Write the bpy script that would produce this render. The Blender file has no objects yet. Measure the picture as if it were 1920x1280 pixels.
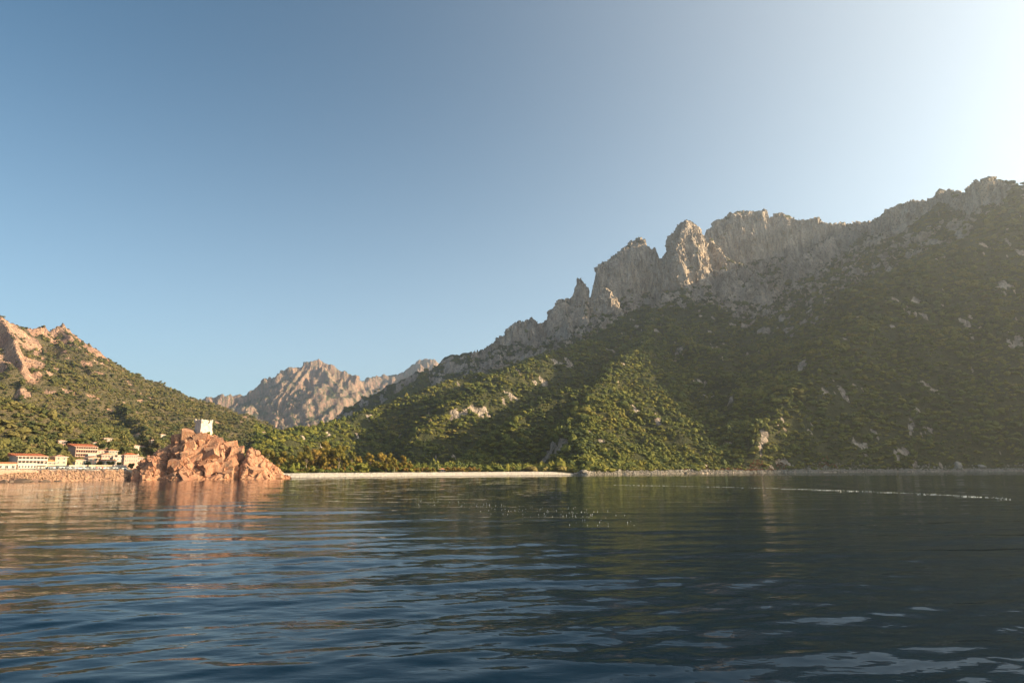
import bpy, bmesh, math, random
import numpy as np
from mathutils import Vector, Matrix

R = math.radians
SC = bpy.context.scene
COL = SC.collection
random.seed(7)

# ------------------------------------------------------------------ camera
CAM_H = 3.2
PITCH, ROLL, FOC = math.atan(244 / 1280), -0.0062, 1280.0
F_ = Vector((0, math.cos(PITCH), math.sin(PITCH)))
R0 = Vector((1, 0, 0)); U0 = Vector((0, -math.sin(PITCH), math.cos(PITCH)))
RT = R0 * math.cos(ROLL) + U0 * math.sin(ROLL)
UP = U0 * math.cos(ROLL) - R0 * math.sin(ROLL)
cam_d = bpy.data.cameras.new('camera'); cam = bpy.data.objects.new('camera', cam_d); COL.objects.link(cam)
cam_d.lens = 24.0; cam_d.sensor_width = 36.0
cam_d.clip_start = 0.2; cam_d.clip_end = 40000
m = Matrix.Identity(4)
for i in range(3):
    m[i][0] = RT[i]; m[i][1] = UP[i]; m[i][2] = -F_[i]
m[0][3], m[1][3], m[2][3] = 0, 0, CAM_H
cam.matrix_world = m
SC.camera = cam

# ------------------------------------------------------------------ sun, sky, exposure
SUN_AZ, SUN_EL = 94.0, 18.8          # clockwise from straight ahead, degrees
SUNV = Vector((math.sin(R(SUN_AZ)) * math.cos(R(SUN_EL)), math.cos(R(SUN_AZ)) * math.cos(R(SUN_EL)), math.sin(R(SUN_EL))))
sd = bpy.data.lights.new('sun', 'SUN'); sd.energy = 5.0; sd.angle = R(0.5); sd.color = (1.0, 0.79, 0.48)
so = bpy.data.objects.new('sun', sd); COL.objects.link(so)
so.rotation_euler = SUNV.to_track_quat('Z', 'Y').to_euler(); so.location = (300, -100, 900)

W = bpy.data.worlds.new('World'); SC.world = W; W.use_nodes = True
nt = W.node_tree; nt.nodes.clear()
def wn(t, **k):
    n = nt.nodes.new(t)
    for a, b in k.items(): setattr(n, a, b)
    return n
wo = wn('ShaderNodeOutputWorld'); bg = wn('ShaderNodeBackground'); bg.inputs['Strength'].default_value = 0.05
sky = wn('ShaderNodeTexSky', sky_type='NISHITA', sun_disc=False)
sky.sun_elevation = R(SUN_EL); sky.sun_rotation = R(SUN_AZ)
sky.altitude = 0; sky.air_density = 1.0; sky.dust_density = 1.6; sky.ozone_density = 1.6
tc = wn('ShaderNodeTexCoord')
dot = wn('ShaderNodeVectorMath', operation='DOT_PRODUCT'); dot.inputs[1].default_value = SUNV
ma = wn('ShaderNodeMath', operation='MULTIPLY_ADD'); ma.inputs[1].default_value = 0.5; ma.inputs[2].default_value = 0.5
pw = wn('ShaderNodeMath', operation='POWER'); pw.inputs[1].default_value = 5.2
glow = wn('ShaderNodeMix', data_type='RGBA', blend_type='MIX')
vm = wn('ShaderNodeVectorMath', operation='SCALE'); vm.inputs[0].default_value = (12.0, 11.0, 9.3)
va = wn('ShaderNodeVectorMath', operation='ADD')
L = nt.links.new
L(tc.outputs['Generated'], dot.inputs[0]); L(dot.outputs['Value'], ma.inputs[0]); L(ma.outputs[0], pw.inputs[0])
L(pw.outputs[0], vm.inputs['Scale']); tint = wn('ShaderNodeVectorMath', operation='MULTIPLY'); tint.inputs[1].default_value = (0.20, 0.64, 0.80); L(sky.outputs[0], tint.inputs[0]); L(tint.outputs[0], va.inputs[0]); 
# paler air low over the horizon, the same all the way round
sx = wn('ShaderNodeSeparateXYZ'); ab = wn('ShaderNodeMath', operation='ABSOLUTE'); iv = wn('ShaderNodeMath', operation='SUBTRACT'); iv.inputs[0].default_value = 1.0
hp = wn('ShaderNodeMath', operation='POWER'); hp.inputs[1].default_value = 3.6; hv = wn('ShaderNodeVectorMath', operation='SCALE'); hv.inputs[0].default_value = (4.9, 5.3, 5.6)
h2 = wn('ShaderNodeVectorMath', operation='ADD')
L(tc.outputs['Generated'], sx.inputs[0]); L(sx.outputs['Z'], ab.inputs[0]); L(ab.outputs[0], iv.inputs[1]); L(iv.outputs[0], hp.inputs[0]); L(hp.outputs[0], hv.inputs['Scale'])
L(vm.outputs[0], h2.inputs[0]); L(hv.outputs[0], h2.inputs[1]); L(h2.outputs[0], va.inputs[1])
nt.nodes.remove(glow)
L(va.outputs[0], bg.inputs['Color']); L(bg.outputs[0], wo.inputs['Surface'])

SC.view_settings.view_transform = 'Standard'; SC.view_settings.look = 'None'
SC.view_settings.exposure = 1.6; SC.view_settings.gamma = 1.0; SC.view_settings.use_curve_mapping = False
SC.render.engine = 'CYCLES'
try:
    SC.cycles.use_denoising = True; SC.cycles.denoiser = 'OPENIMAGEDENOISE'
    SC.cycles.max_bounces = 5; SC.cycles.diffuse_bounces = 2; SC.cycles.glossy_bounces = 2
    SC.cycles.volume_bounces = 0; SC.cycles.transparent_max_bounces = 4
    SC.cycles.sample_clamp_indirect = 6; SC.cycles.use_adaptive_sampling = False
except Exception as e:
    print(e)

# ------------------------------------------------------------------ pixel (1920 wide photo) + real distance -> world point
def ray(px, py):
    d = F_ + RT * ((px - 960) / FOC) - UP * ((py - 640) / FOC)
    return d / math.hypot(d.x, d.y)
def P(px, py, dist):
    d = ray(px, py)
    return np.array([d.x * dist, d.y * dist, CAM_H + d.z * dist])
def az_of(px, py=884):
    d = ray(px, py); return math.atan2(d.x, d.y)
def PL(lst): return np.array([P(*t) for t in lst])

# ------------------------------------------------------------------ numpy noise
_rs = np.random.RandomState(11)
_perm = _rs.permutation(256).astype(np.int64); _perm = np.concatenate([_perm, _perm, _perm])
_g2 = np.stack([np.cos(np.arange(256) * 2 * np.pi / 256), np.sin(np.arange(256) * 2 * np.pi / 256)], -1)
_g3 = _rs.normal(size=(256, 3)); _g3 /= np.linalg.norm(_g3, axis=1)[:, None]
def _fade(t): return t * t * t * (t * (t * 6 - 15) + 10)
def noise2(x, y, seed=0):
    xi = np.floor(x).astype(np.int64); yi = np.floor(y).astype(np.int64)
    xf = x - xi; yf = y - yi; u = _fade(xf); v = _fade(yf)
    def g(dx, dy):
        h = _perm[(_perm[(xi + dx + seed * 17) & 255] + yi + dy + seed * 31) & 255]
        return _g2[h, 0] * (xf - dx) + _g2[h, 1] * (yf - dy)
    a = g(0, 0); b = g(1, 0); c = g(0, 1); d = g(1, 1)
    return 1.5 * ((a * (1 - u) + b * u) * (1 - v) + (c * (1 - u) + d * u) * v)
def noise3(x, y, z, seed=0):
    xi = np.floor(x).astype(np.int64); yi = np.floor(y).astype(np.int64); zi = np.floor(z).astype(np.int64)
    xf = x - xi; yf = y - yi; zf = z - zi; u = _fade(xf); v = _fade(yf); w = _fade(zf)
    def g(dx, dy, dz):
        h = _perm[(_perm[(_perm[(xi + dx + seed * 17) & 255] + yi + dy) & 255] + zi + dz + seed * 7) & 255]
        return _g3[h, 0] * (xf - dx) + _g3[h, 1] * (yf - dy) + _g3[h, 2] * (zf - dz)
    def l(a, b, t): return a + (b - a) * t
    return 1.5 * l(l(l(g(0,0,0), g(1,0,0), u), l(g(0,1,0), g(1,1,0), u), v), l(l(g(0,0,1), g(1,0,1), u), l(g(0,1,1), g(1,1,1), u), v), w)
def fbm2(x, y, octv=4, seed=0, gain=0.5):
    s = 0; a = 1.0
    for o in range(octv):
        s = s + a * noise2(x * 2 ** o, y * 2 ** o, seed + o); a *= gain
    return s
def rid2(x, y, octv=4, seed=0, gain=0.5):
    s = 0; a = 1.0
    for o in range(octv):
        s = s + a * (1 - 2 * np.abs(noise2(x * 2 ** o, y * 2 ** o, seed + o))); a *= gain
    return s / 1.6
_rv = _rs.uniform(-1, 1, size=(256, 4))
def blocks3(p, scale, seed=0, tilt=0.55):
    """blocky fractured rock: each Voronoi cell is a tilted plane; returns (offset, crack)"""
    q = p / np.asarray(scale)
    c = np.floor(q).astype(np.int64); f1 = np.full(len(p), 9.0); f2 = f1.copy(); off = np.zeros(len(p))
    for dx in (-1, 0, 1):
        for dy in (-1, 0, 1):
            for dz in (-1, 0, 1):
                ci = c + np.array([dx, dy, dz])
                h = _perm[(_perm[(_perm[(ci[:, 0] + seed * 17) & 255] + ci[:, 1]) & 255] + ci[:, 2] + seed) & 255]
                r = _rv[h]; dv = q - (ci + 0.5 + 0.42 * r[:, :3]); d = np.einsum('ij,ij->i', dv, dv)
                o = r[:, 3] + tilt * (dv[:, 0] * r[:, 1] + dv[:, 1] * r[:, 2] + dv[:, 2] * r[:, 0]) * 2
                m_ = d < f1
                f2 = np.where(m_, f1, np.minimum(f2, d)); off = np.where(m_, o, off); f1 = np.where(m_, d, f1)
    return off, np.sqrt(f2) - np.sqrt(f1)
def sstep(a, b, x):
    t = np.clip((x - a) / (b - a), 0, 1); return t * t * (3 - 2 * t)

# ------------------------------------------------------------------ tags and mesh helpers
def tag(o, label=None, cat=None, group=None, kind=None):
    if label: o['label'] = label
    if cat: o['category'] = cat
    if group: o['group'] = group
    if kind: o['kind'] = kind
    return o
def link(o, parent=None):
    COL.objects.link(o)
    if parent: o.parent = parent
    return o
def np_mesh(name, V, Fc, mat=None, smooth=True, attrs=None):
    me = bpy.data.meshes.new(name)
    V = np.ascontiguousarray(V, dtype=np.float32); Fc = np.ascontiguousarray(Fc, dtype=np.int32)
    n, k = Fc.shape
    me.vertices.add(len(V)); me.vertices.foreach_set('co', V.ravel())
    me.loops.add(n * k); me.loops.foreach_set('vertex_index', Fc.ravel())
    me.polygons.add(n); me.polygons.foreach_set('loop_start', np.arange(0, n * k, k, dtype=np.int32))
    me.polygons.foreach_set('use_smooth', np.full(n, smooth))
    for a, val in (attrs or {}).items():
        at = me.attributes.new(a, 'FLOAT', 'POINT'); at.data.foreach_set('value', np.ascontiguousarray(val, dtype=np.float32))
    if mat: me.materials.append(mat)
    me.update(calc_edges=True)
    return me
def np_obj(name, V, Fc, mat, parent=None, smooth=True, attrs=None):
    # drop unused vertices
    used = np.zeros(len(V), bool); used[Fc.ravel()] = True
    idx = np.cumsum(used) - 1
    attrs = {a: v[used] for a, v in (attrs or {}).items()}
    return link(bpy.data.objects.new(name, np_mesh(name, V[used], idx[Fc], mat, smooth, attrs)), parent)
def grid_faces(nr, nc):
    i = np.arange(nr * nc).reshape(nr, nc)
    return np.stack([i[:-1, :-1].ravel(), i[:-1, 1:].ravel(), i[1:, 1:].ravel(), i[1:, :-1].ravel()], -1)
def grid_normals(V, nr, nc):
    G = V.reshape(nr, nc, 3)
    dr = np.gradient(G, axis=0); dc = np.gradient(G, axis=1)
    N = np.cross(dc, dr); N /= np.linalg.norm(N, axis=-1, keepdims=True) + 1e-9
    return N.reshape(-1, 3)
class MB:
    """collects boxes / prisms into one mesh"""
    def __init__(s): s.v = []; s.f = []
    def poly(s, pts, faces):
        b = len(s.v); s.v += [tuple(p) for p in pts]; s.f += [tuple(b + i for i in f) for f in faces]; return s
    def box(s, x0, x1, y0, y1, z0, z1):
        return s.poly([(x0,y0,z0),(x1,y0,z0),(x1,y1,z0),(x0,y1,z0),(x0,y0,z1),(x1,y0,z1),(x1,y1,z1),(x0,y1,z1)],
                      [(0,3,2,1),(4,5,6,7),(0,1,5,4),(1,2,6,5),(2,3,7,6),(3,0,4,7)])
    def tube(s, pts, rad, n=6):
        pts = [Vector(p) for p in pts]; rings = []
        for i, p in enumerate(pts):
            d = (pts[min(i + 1, len(pts) - 1)] - pts[max(i - 1, 0)]).normalized()
            a = d.orthogonal().normalized(); b = d.cross(a); r = rad[i]
            rings.append([p + (a * math.cos(6.2832 * k / n) + b * math.sin(6.2832 * k / n)) * r for k in range(n)])
        P_ = [q for rg in rings for q in rg]; fs = []
        for i in range(len(rings) - 1):
            for k in range(n):
                fs.append((i*n+k, i*n+(k+1)%n, (i+1)*n+(k+1)%n, (i+1)*n+k))
        fs.append(tuple(range(n))[::-1]); fs.append(tuple((len(rings)-1)*n+k for k in range(n)))
        return s.poly(P_, fs)
    def mesh(s, name, mat, smooth=False):
        me = bpy.data.meshes.new(name); me.from_pydata(s.v, [], s.f); me.materials.append(mat)
        me.polygons.foreach_set('use_smooth', [smooth] * len(me.polygons)); me.update(); return me
    def obj(s, name, mat, parent=None, smooth=False):
        return link(bpy.data.objects.new(name, s.mesh(name, mat, smooth)), parent)
def empty(name, loc, rz=0):
    o = bpy.data.objects.new(name, None); o.location = loc; o.rotation_euler = (0, 0, rz); o.empty_display_size = 0.5
    return link(o)
def copy_tree(o, parent=None):
    c = o.copy(); COL.objects.link(c)
    if parent: c.parent = parent
    for ch in list(o.children): copy_tree(ch, c)
    return c

# ------------------------------------------------------------------ materials
def new_mat(name):
    mt = bpy.data.materials.new(name); mt.use_nodes = True
    b = mt.node_tree.nodes['Principled BSDF']; b.inputs['Specular IOR Level'].default_value = 0.25
    return mt, mt.node_tree, b
class NT:
    def __init__(s, t): s.t = t
    def n(s, ty, ins=None, **k):
        n = s.t.nodes.new(ty)
        for a, b in k.items(): setattr(n, a, b)
        for a, b in (ins or {}).items():
            if isinstance(b, bpy.types.NodeSocket): s.t.links.new(b, n.inputs[a])
            else: n.inputs[a].default_value = b
        return n
    def pos(s): return s.n('ShaderNodeNewGeometry').outputs['Position']
    def scaled(s, vec, sc): return s.n('ShaderNodeMapping', {'Vector': vec, 'Scale': sc}).outputs[0]
    def noise(s, vec, scale, det=4, rough=0.55, dist=0.0):
        return s.n('ShaderNodeTexNoise', {'Vector': vec, 'Scale': scale, 'Detail': det, 'Roughness': rough, 'Distortion': dist}).outputs['Fac']
    def ramp(s, fac, stops):
        r = s.n('ShaderNodeValToRGB', {'Fac': fac}); e = r.color_ramp.elements
        while len(e) < len(stops): e.new(0.5)
        for i, (p, c) in enumerate(stops): e[i].position = p; e[i].color = (*c, 1) if len(c) == 3 else c
        return r.outputs['Color']
    def rampf(s, fac, a, b): 
        return s.n('ShaderNodeMapRange', {'Value': fac, 'From Min': a, 'From Max': b}).outputs[0]
    def mix(s, fac, a, b, bt='MIX'):
        n = s.n('ShaderNodeMix', data_type='RGBA', blend_type=bt)
        for sk, v in ((n.inputs[0], fac), (n.inputs[6], a), (n.inputs[7], b)):
            if isinstance(v, bpy.types.NodeSocket): s.t.links.new(v, sk)
            else: sk.default_value = (*v, 1) if isinstance(v, tuple) and len(v) == 3 else v
        return n.outputs[2]
    def math(s, op, a, b=0.0, c=0.0, clamp=False):
        n = s.n('ShaderNodeMath', operation=op, use_clamp=clamp)
        for i, v in enumerate((a, b, c)):
            if isinstance(v, bpy.types.NodeSocket): s.t.links.new(v, n.inputs[i])
            else: n.inputs[i].default_value = v
        return n.outputs[0]
    def attr(s, name): return s.n('ShaderNodeAttribute', attribute_name=name).outputs['Fac']
    def bump(s, h, dist, strength=1.0, nrm=None):
        d = {'Height': h, 'Distance': dist, 'Strength': strength}
        if nrm is not None: d['Normal'] = nrm
        return s.n('ShaderNodeBump', d).outputs[0]
    def link(s, a, b): s.t.links.new(a, b)

def simple_mat(name, col, rough=0.8, var=0.15, scale=3.0, bump=0.0, spec=0.25, metal=0.0):
    mt, t, b = new_mat(name); g = NT(t)
    n = g.noise(g.n('ShaderNodeTexCoord').outputs['Object'], scale, 5)
    c = g.mix(n, tuple(v * (1 - var) for v in col), tuple(min(1, v * (1 + var)) for v in col))
    g.link(c, b.inputs['Base Color']); b.inputs['Roughness'].default_value = rough
    b.inputs['Specular IOR Level'].default_value = spec; b.inputs['Metallic'].default_value = metal
    if bump: g.link(g.bump(n, bump), b.inputs['Normal'])
    return mt

def rock_nodes(g, pos, pal, s=1.0):
    """colour + height of granite; s = size of the features (1 = cliff scale in metres)"""
    big = g.noise(g.scaled(pos, (1, 1, 0.55)), 0.016 / s, 5, 0.6, 0.6)
    streak = g.noise(g.scaled(pos, (1, 1, 0.12)), 0.09 / s, 4, 0.6, 0.3)
    fine = g.noise(pos, 0.22 / s, 6, 0.7)
    c = g.ramp(big, [(0.30, pal[0]), (0.47, pal[1]), (0.60, pal[2]), (0.75, pal[3])])
    c = g.mix(g.rampf(streak, 0.42, 0.68), c, pal[4])
    c = g.mix(g.rampf(fine, 0.50, 0.66), c, pal[5])
    vor = g.n('ShaderNodeTexVoronoi', {'Vector': g.scaled(pos, (1, 1, 0.6)), 'Scale': 0.11 / s}, feature='DISTANCE_TO_EDGE').outputs['Distance']
    crack = g.rampf(vor, 0.0, 0.16)
    h = g.math('ADD', g.math('MULTIPLY', streak, 0.8), g.math('MULTIPLY', fine, 0.7))
    h = g.math('ADD', h, g.math('MULTIPLY', crack, 0.35))
    return c, h

def land_mat(name, pal, soil, dry):
    """hill ground: maquis soil where rock = 0, granite where rock = 1, pale shingle where sand = 1"""
    mt, t, b = new_mat(name); g = NT(t); pos = g.pos()
    rc, rh = rock_nodes(g, pos, pal)
    n1 = g.noise(pos, 0.05, 5, 0.65); n2 = g.noise(pos, 0.35, 4, 0.7)
    vc = g.mix(g.rampf(n1, 0.35, 0.65), soil, dry)
    vc = g.mix(g.rampf(n2, 0.45, 0.7), vc, tuple(v * 0.55 for v in soil))
    rk = g.rampf(g.math('ADD', g.attr('rock'), g.math('MULTIPLY', g.math('SUBTRACT', n2, 0.5), 0.9)), 0.38, 0.55)
    c = g.mix(rk, vc, rc)
    sn = g.noise(pos, 0.6, 5, 0.7)
    sc = g.mix(sn, (0.60, 0.51, 0.43), (0.74, 0.66, 0.58))
    zz = g.n('ShaderNodeSeparateXYZ', {0: pos}).outputs['Z']
    sc = g.mix(g.rampf(g.math('ADD', zz, g.math('MULTIPLY', sn, .3)), .62, .30), sc, (.26, .21, .17))      # wet shingle at the waterline
    c = g.mix(g.attr('sand'), c, sc)
    g.link(c, b.inputs['Base Color']); b.inputs['Roughness'].default_value = 0.95; b.inputs['Specular IOR Level'].default_value = 0.1
    h = g.mix(rk, n2, rh)
    g.link(g.bump(h, 7.0, 0.9), b.inputs['Normal'])
    return mt
GREY = [(0.30,0.235,0.19), (0.43,0.34,0.275), (0.52,0.41,0.32), (0.54,0.36,0.23), (0.19,0.15,0.125), (0.12,0.095,0.08)]
REDG = [(0.36,0.20,0.14), (0.45,0.26,0.17), (0.50,0.32,0.22), (0.42,0.20,0.12), (0.24,0.15,0.12), (0.17,0.11,0.09)]
FARR = [(0.24,0.15,0.125), (0.35,0.20,0.155), (0.42,0.25,0.19), (0.40,0.20,0.14), (0.11,0.12,0.075), (0.08,0.09,0.055)]
HEAD = [(0.26,0.105,0.06), (0.37,0.16,0.085), (0.42,0.22,0.13), (0.29,0.10,0.05), (0.44,0.26,0.165), (0.13,0.06,0.04)]
M_right = land_mat('mountain_ground', GREY, (0.050, 0.056, 0.022), (0.10, 0.090, 0.035))
M_left = land_mat('hillside_ground', REDG, (0.095, 0.085, 0.042), (0.20, 0.15, 0.085))
M_far = land_mat('far_mountain_ground', FARR, (0.06, 0.07, 0.035), (0.10, 0.09, 0.05))

def foliage_mat(name, stops, patch=0.012, trans=0.15):
    mt, t, b = new_mat(name); g = NT(t)
    oi = g.n('ShaderNodeObjectInfo')
    nz = g.noise(oi.outputs['Location'], patch, 3, 0.6)
    f = g.math('ADD', g.math('MULTIPLY', oi.outputs['Random'], 0.55), g.math('MULTIPLY', g.rampf(nz, 0.3, 0.7), 0.45))
    c = g.ramp(f, stops)
    leaf = g.noise(g.n('ShaderNodeTexCoord').outputs['Object'], 3.0, 3, 0.7)
    c = g.mix(g.rampf(leaf, 0.35, 0.7), g.mix(1.0, c, (0.72, 0.74, 0.7), 'MULTIPLY'), c)
    g.link(c, b.inputs['Base Color']); b.inputs['Roughness'].default_value = 0.75; b.inputs['Specular IOR Level'].default_value = 0.15
    tr = g.n('ShaderNodeBsdfTranslucent', {'Color': c}); mx = g.n('ShaderNodeMixShader', {0: trans})
    g.link(b.outputs[0], mx.inputs[1]); g.link(tr.outputs[0], mx.inputs[2])
    g.link(mx.outputs[0], t.nodes['Material Output'].inputs['Surface'])
    return mt
M_maquis = foliage_mat('maquis_leaves', [(0.08, (0.035,0.048,0.018)), (0.3, (0.085,0.100,0.022)), (0.5, (0.14,0.145,0.025)), (0.8, (0.215,0.185,0.03)), (0.95, (0.19,0.135,0.05))])
M_maquis_l = foliage_mat('hillside_leaves', [(0.1, (0.045,0.055,0.025)), (0.3, (0.080,0.085,0.030)), (0.55, (0.135,0.120,0.036)), (0.8, (0.18,0.14,0.05)), (0.95, (0.18,0.125,0.06))])
M_bark = simple_mat('bark', (0.20, 0.15, 0.11), 0.9, 0.3)
def leaf_solid(name, stops): return foliage_mat(name, stops, 0.05, 0.38)
M_euca = leaf_solid('eucalyptus_leaves', [(0.1, (0.15,0.135,0.028)), (0.4, (0.25,0.19,0.035)), (0.7, (0.33,0.22,0.045)), (0.95, (0.35,0.20,0.06))])
M_tama = leaf_solid('beach_tree_leaves', [(0.1, (0.19,0.13,0.03)), (0.5, (0.26,0.155,0.035)), (0.95, (0.28,0.14,0.035))])
M_pine = leaf_solid('pine_leaves', [(0.1, (0.12,0.135,0.018)), (0.9, (0.16,0.16,0.02))])

# ------------------------------------------------------------------ terrain function
def ridge(X, Y, pts, hc, sc, sb, warp=None, d2=None, sb2=None, asym=None):
    H = np.full(X.shape, -1e4); hc = np.broadcast_to(np.asarray(hc, float), (len(pts),)); sb = np.broadcast_to(np.asarray(sb, float), (len(pts),))
    for i in range(len(pts) - 1):
        a, b = pts[i], pts[i + 1]; dx, dy = b[0] - a[0], b[1] - a[1]; L2 = dx * dx + dy * dy + 1e-6
        t = np.clip(((X - a[0]) * dx + (Y - a[1]) * dy) / L2, 0, 1)
        d = np.hypot(X - a[0] - t * dx, Y - a[1] - t * dy)
        if warp is not None: d = np.maximum(d + warp * np.minimum(d / 25, 1), 0)
        h = hc[i] + t * (hc[i + 1] - hc[i]); dc = h / sc
        sl = sb[i] + t * (sb[i + 1] - sb[i])
        if asym is not None:
            q_ = (dx * (Y - a[1]) - dy * (X - a[0])) / math.sqrt(L2) / 20
            sl = sl * (asym[0] + (asym[1] - asym[0]) * sstep(-1, 1, q_))
        g = np.where(d < dc, d * sc, h + (d - dc) * sl)
        if d2 is not None: g = np.where(d > d2, h + (d2 - dc) * sl + (d - d2) * sb2, g)
        H = np.maximum(H, a[2] + t * (b[2] - a[2]) - g)
    return H
_Dk = np.array([[640,2200],[880,2150],[1000,2080],[1110,2080],[1200,2130],[1285,2060],[1330,2260],[1450,2320],[1640,2260],[1665,1970],[1800,1815],[1920,1710]], float)
sky_r = [(645,780),(665,755),(700,735),(720,725),(760,703),(800,690),(830,670),(858,657),(870,655),(882,661),(900,655),(930,640),(945,625),(965,605),(985,600),(1000,590),(1012,587),(1025,596),(1035,575),(1050,560),(1068,558),(1076,548),(1082,522),(1090,515),(1099,522),(1106,545),(1112,521),(1125,500),(1145,480),(1165,470),(1180,455),(1195,445),(1208,448),(1220,465),(1240,463),(1252,460),(1258,436),(1270,421),(1285,410),(1298,415),(1313,430),(1322,446),(1328,430),(1345,410),(1370,399),(1395,395),(1430,394),(1442,400),(1448,397),(1470,398),(1488,405),(1500,410),(1520,402),(1540,412),(1570,418),(1600,415),(1640,416),(1650,405),(1670,390),(1690,380),(1720,371),(1738,373),(1760,360),(1785,352),(1805,355),(1820,345),(1845,340),(1862,332),(1885,340),(1895,348),(1920,343)]
R1 = PL([(x, y, np.interp(x, _Dk[:, 0], _Dk[:, 1])) for x, y in sky_r])
R1s = np.interp([x for x, y in sky_r], [645, 1000, 1330, 1450, 1650, 1920], [.80, .86, .84, .72, .62, .60])
R1c = np.interp([x for x, y in sky_r], [645, 850, 960, 1060, 1110, 1200, 1290, 1400, 1600, 1640, 1680, 1800, 1920], [8, 15, 60, 110, 170, 190, 220, 190, 130, 60, 75, 80, 60])
OFF = np.array([R1[-1], [1250, 1260, 600], [1430, 1110, 665], [1610, 960, 640], [1710, 830, 460], [1850, 650, 280], [1950, 50, 220], [2000, -500, 150]])
R2 = PL([(1000,668,1880),(1030,640,1900),(1052,612,1920),(1062,585,1930),(1075,580,1940),(1098,566,1930),(1112,575,1930),(1124,548,1920),(1135,540,1915),(1143,548,1910),(1152,568,1890),(1164,585,1870)])
R2b = PL([(1098,566,1930),(1100,600,1860),(1105,632,1800)])
R2c = PL([(1062,585,1930),(1070,620,1850),(1078,645,1790)])
R3 = PL([(1284,412,2060),(1268,470,2000),(1256,540,1960)])
R4 = PL([(1328,440,2200),(1360,480,2120),(1400,500,2060),(1430,525,1980)])
R5 = PL([(1480,470,2200),(1470,520,2090),(1450,540,2000)]); R6 = PL([(1560,440,2250),(1500,480,2130),(1490,520,2050)])
K = PL([(1160,602,1700),(1190,580,1690),(1225,577,1690),(1260,572,1690),(1300,568,1690),(1340,570,1690),(1362,580,1660)])
SB = PL([(1225,577,1690),(1212,618,1540),(1195,652,1360),(1160,688,1170),(1120,722,1010),(1098,765,890),(1092,820,780),(1090,868,700),(1088,889,655)])
SB2 = PL([(1240,590,1650),(1285,642,1430),(1335,656,1340),(1365,705,1230),(1398,765,1100),(1420,812,1000)])
SC_ = PL([(1120,640,1520),(1040,664,1400),(980,684,1310),(930,704,1230),(890,724,1170),(850,752,1110),(805,795,1040),(775,830,985)])
SD = PL([(1120,722,1010),(1060,735,975),(1010,752,945),(970,775,915)])
SE = PL([(1190,585,1690),(1130,622,1640),(1070,647,1620),(1000,669,1560),(940,691,1500),(870,706,1430),(810,723,1360),(760,746,1300),(700,766,1240),(650,785,1180),(600,798,1110),(545,806,1040),(510,820,970),(480,840,910)])
MR = PL([(800,690,2150),(760,735,1950),(700,765,1800)])
S1 = PL([(1640,430,2200),(1640,497,1850),(1590,580,1610)])
S2 = PL([(2050,440,1600),(1910,512,1430),(1860,545,1360),(1780,640,1220),(1710,750,1110)])
S3 = PL([(1760,380,1820),(1760,500,1650),(1700,590,1450)])
S4 = PL([(2300,600,1400),(2100,640,1250),(1960,700,1150),(1890,790,1080)])
# left side
_Lk = np.array([[0,1450],[120,1560],[215,1620],[300,1660],[400,1700],[510,1720]], float)
sky_l = [(-260,520),(-120,560),(0,590),(15,600),(30,607),(45,613),(60,616),(72,610),(85,608),(91,618),(105,610),(118,607),(130,615),(145,635),(158,637),(172,639),(190,660),(205,680),(215,693),(240,710),(275,726),(320,741),(375,758),(400,766),(440,779),(480,795),(512,805),(560,840)]
L1 = PL([(x, y, np.interp(x, _Lk[:, 0], _Lk[:, 1])) for x, y in sky_l])
L1c = np.interp([x for x, y in sky_l], [-260, 60, 120, 190, 230, 300], [15, 12, 40, 45, 10, 0])
L2 = PL([(118,607,1560),(148,655,1450),(172,695,1350),(215,745,1180),(258,790,980),(300,832,760)])
L3 = PL([(-40,588,1330),(5,600,1300),(28,640,1220),(45,690,1120),(38,745,1020),(25,790,900)])
L3b = PL([(-60,660,1150),(0,665,1130),(30,690,1090)])
L4 = PL([(300,745,1640),(330,775,1450),(370,800,1200),(395,828,1000)])
N1 = PL([(-160,690,640),(-60,722,640),(0,745,625),(30,767,615),(60,791,605),(100,816,580),(130,831,560),(160,847,540)])
_cp = [(-700,300),(-300,340),(0,386),(100,392),(200,404),(238,414),(252,445),(300,475),(420,482),(520,480),(545,476),(600,484),(800,540),(1000,612),(1068,640),(1082,648),(1100,640),(1115,655),(1200,720),(1300,800),(1450,880),(1600,950),(1800,1020),(1920,1045)]
_caz = np.array([az_of(p) for p, r in _cp]); _cr = np.array([float(r) for p, r in _cp])
_caz = np.concatenate([_caz, [R(45), R(55), R(70), R(85), R(100)]]); _cr = np.concatenate([_cr, [1100, 1200, 1350, 1450, 1500]])
AZ_V = az_of(255); AZ_B0, AZ_B1 = az_of(548), az_of(1078)

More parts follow.
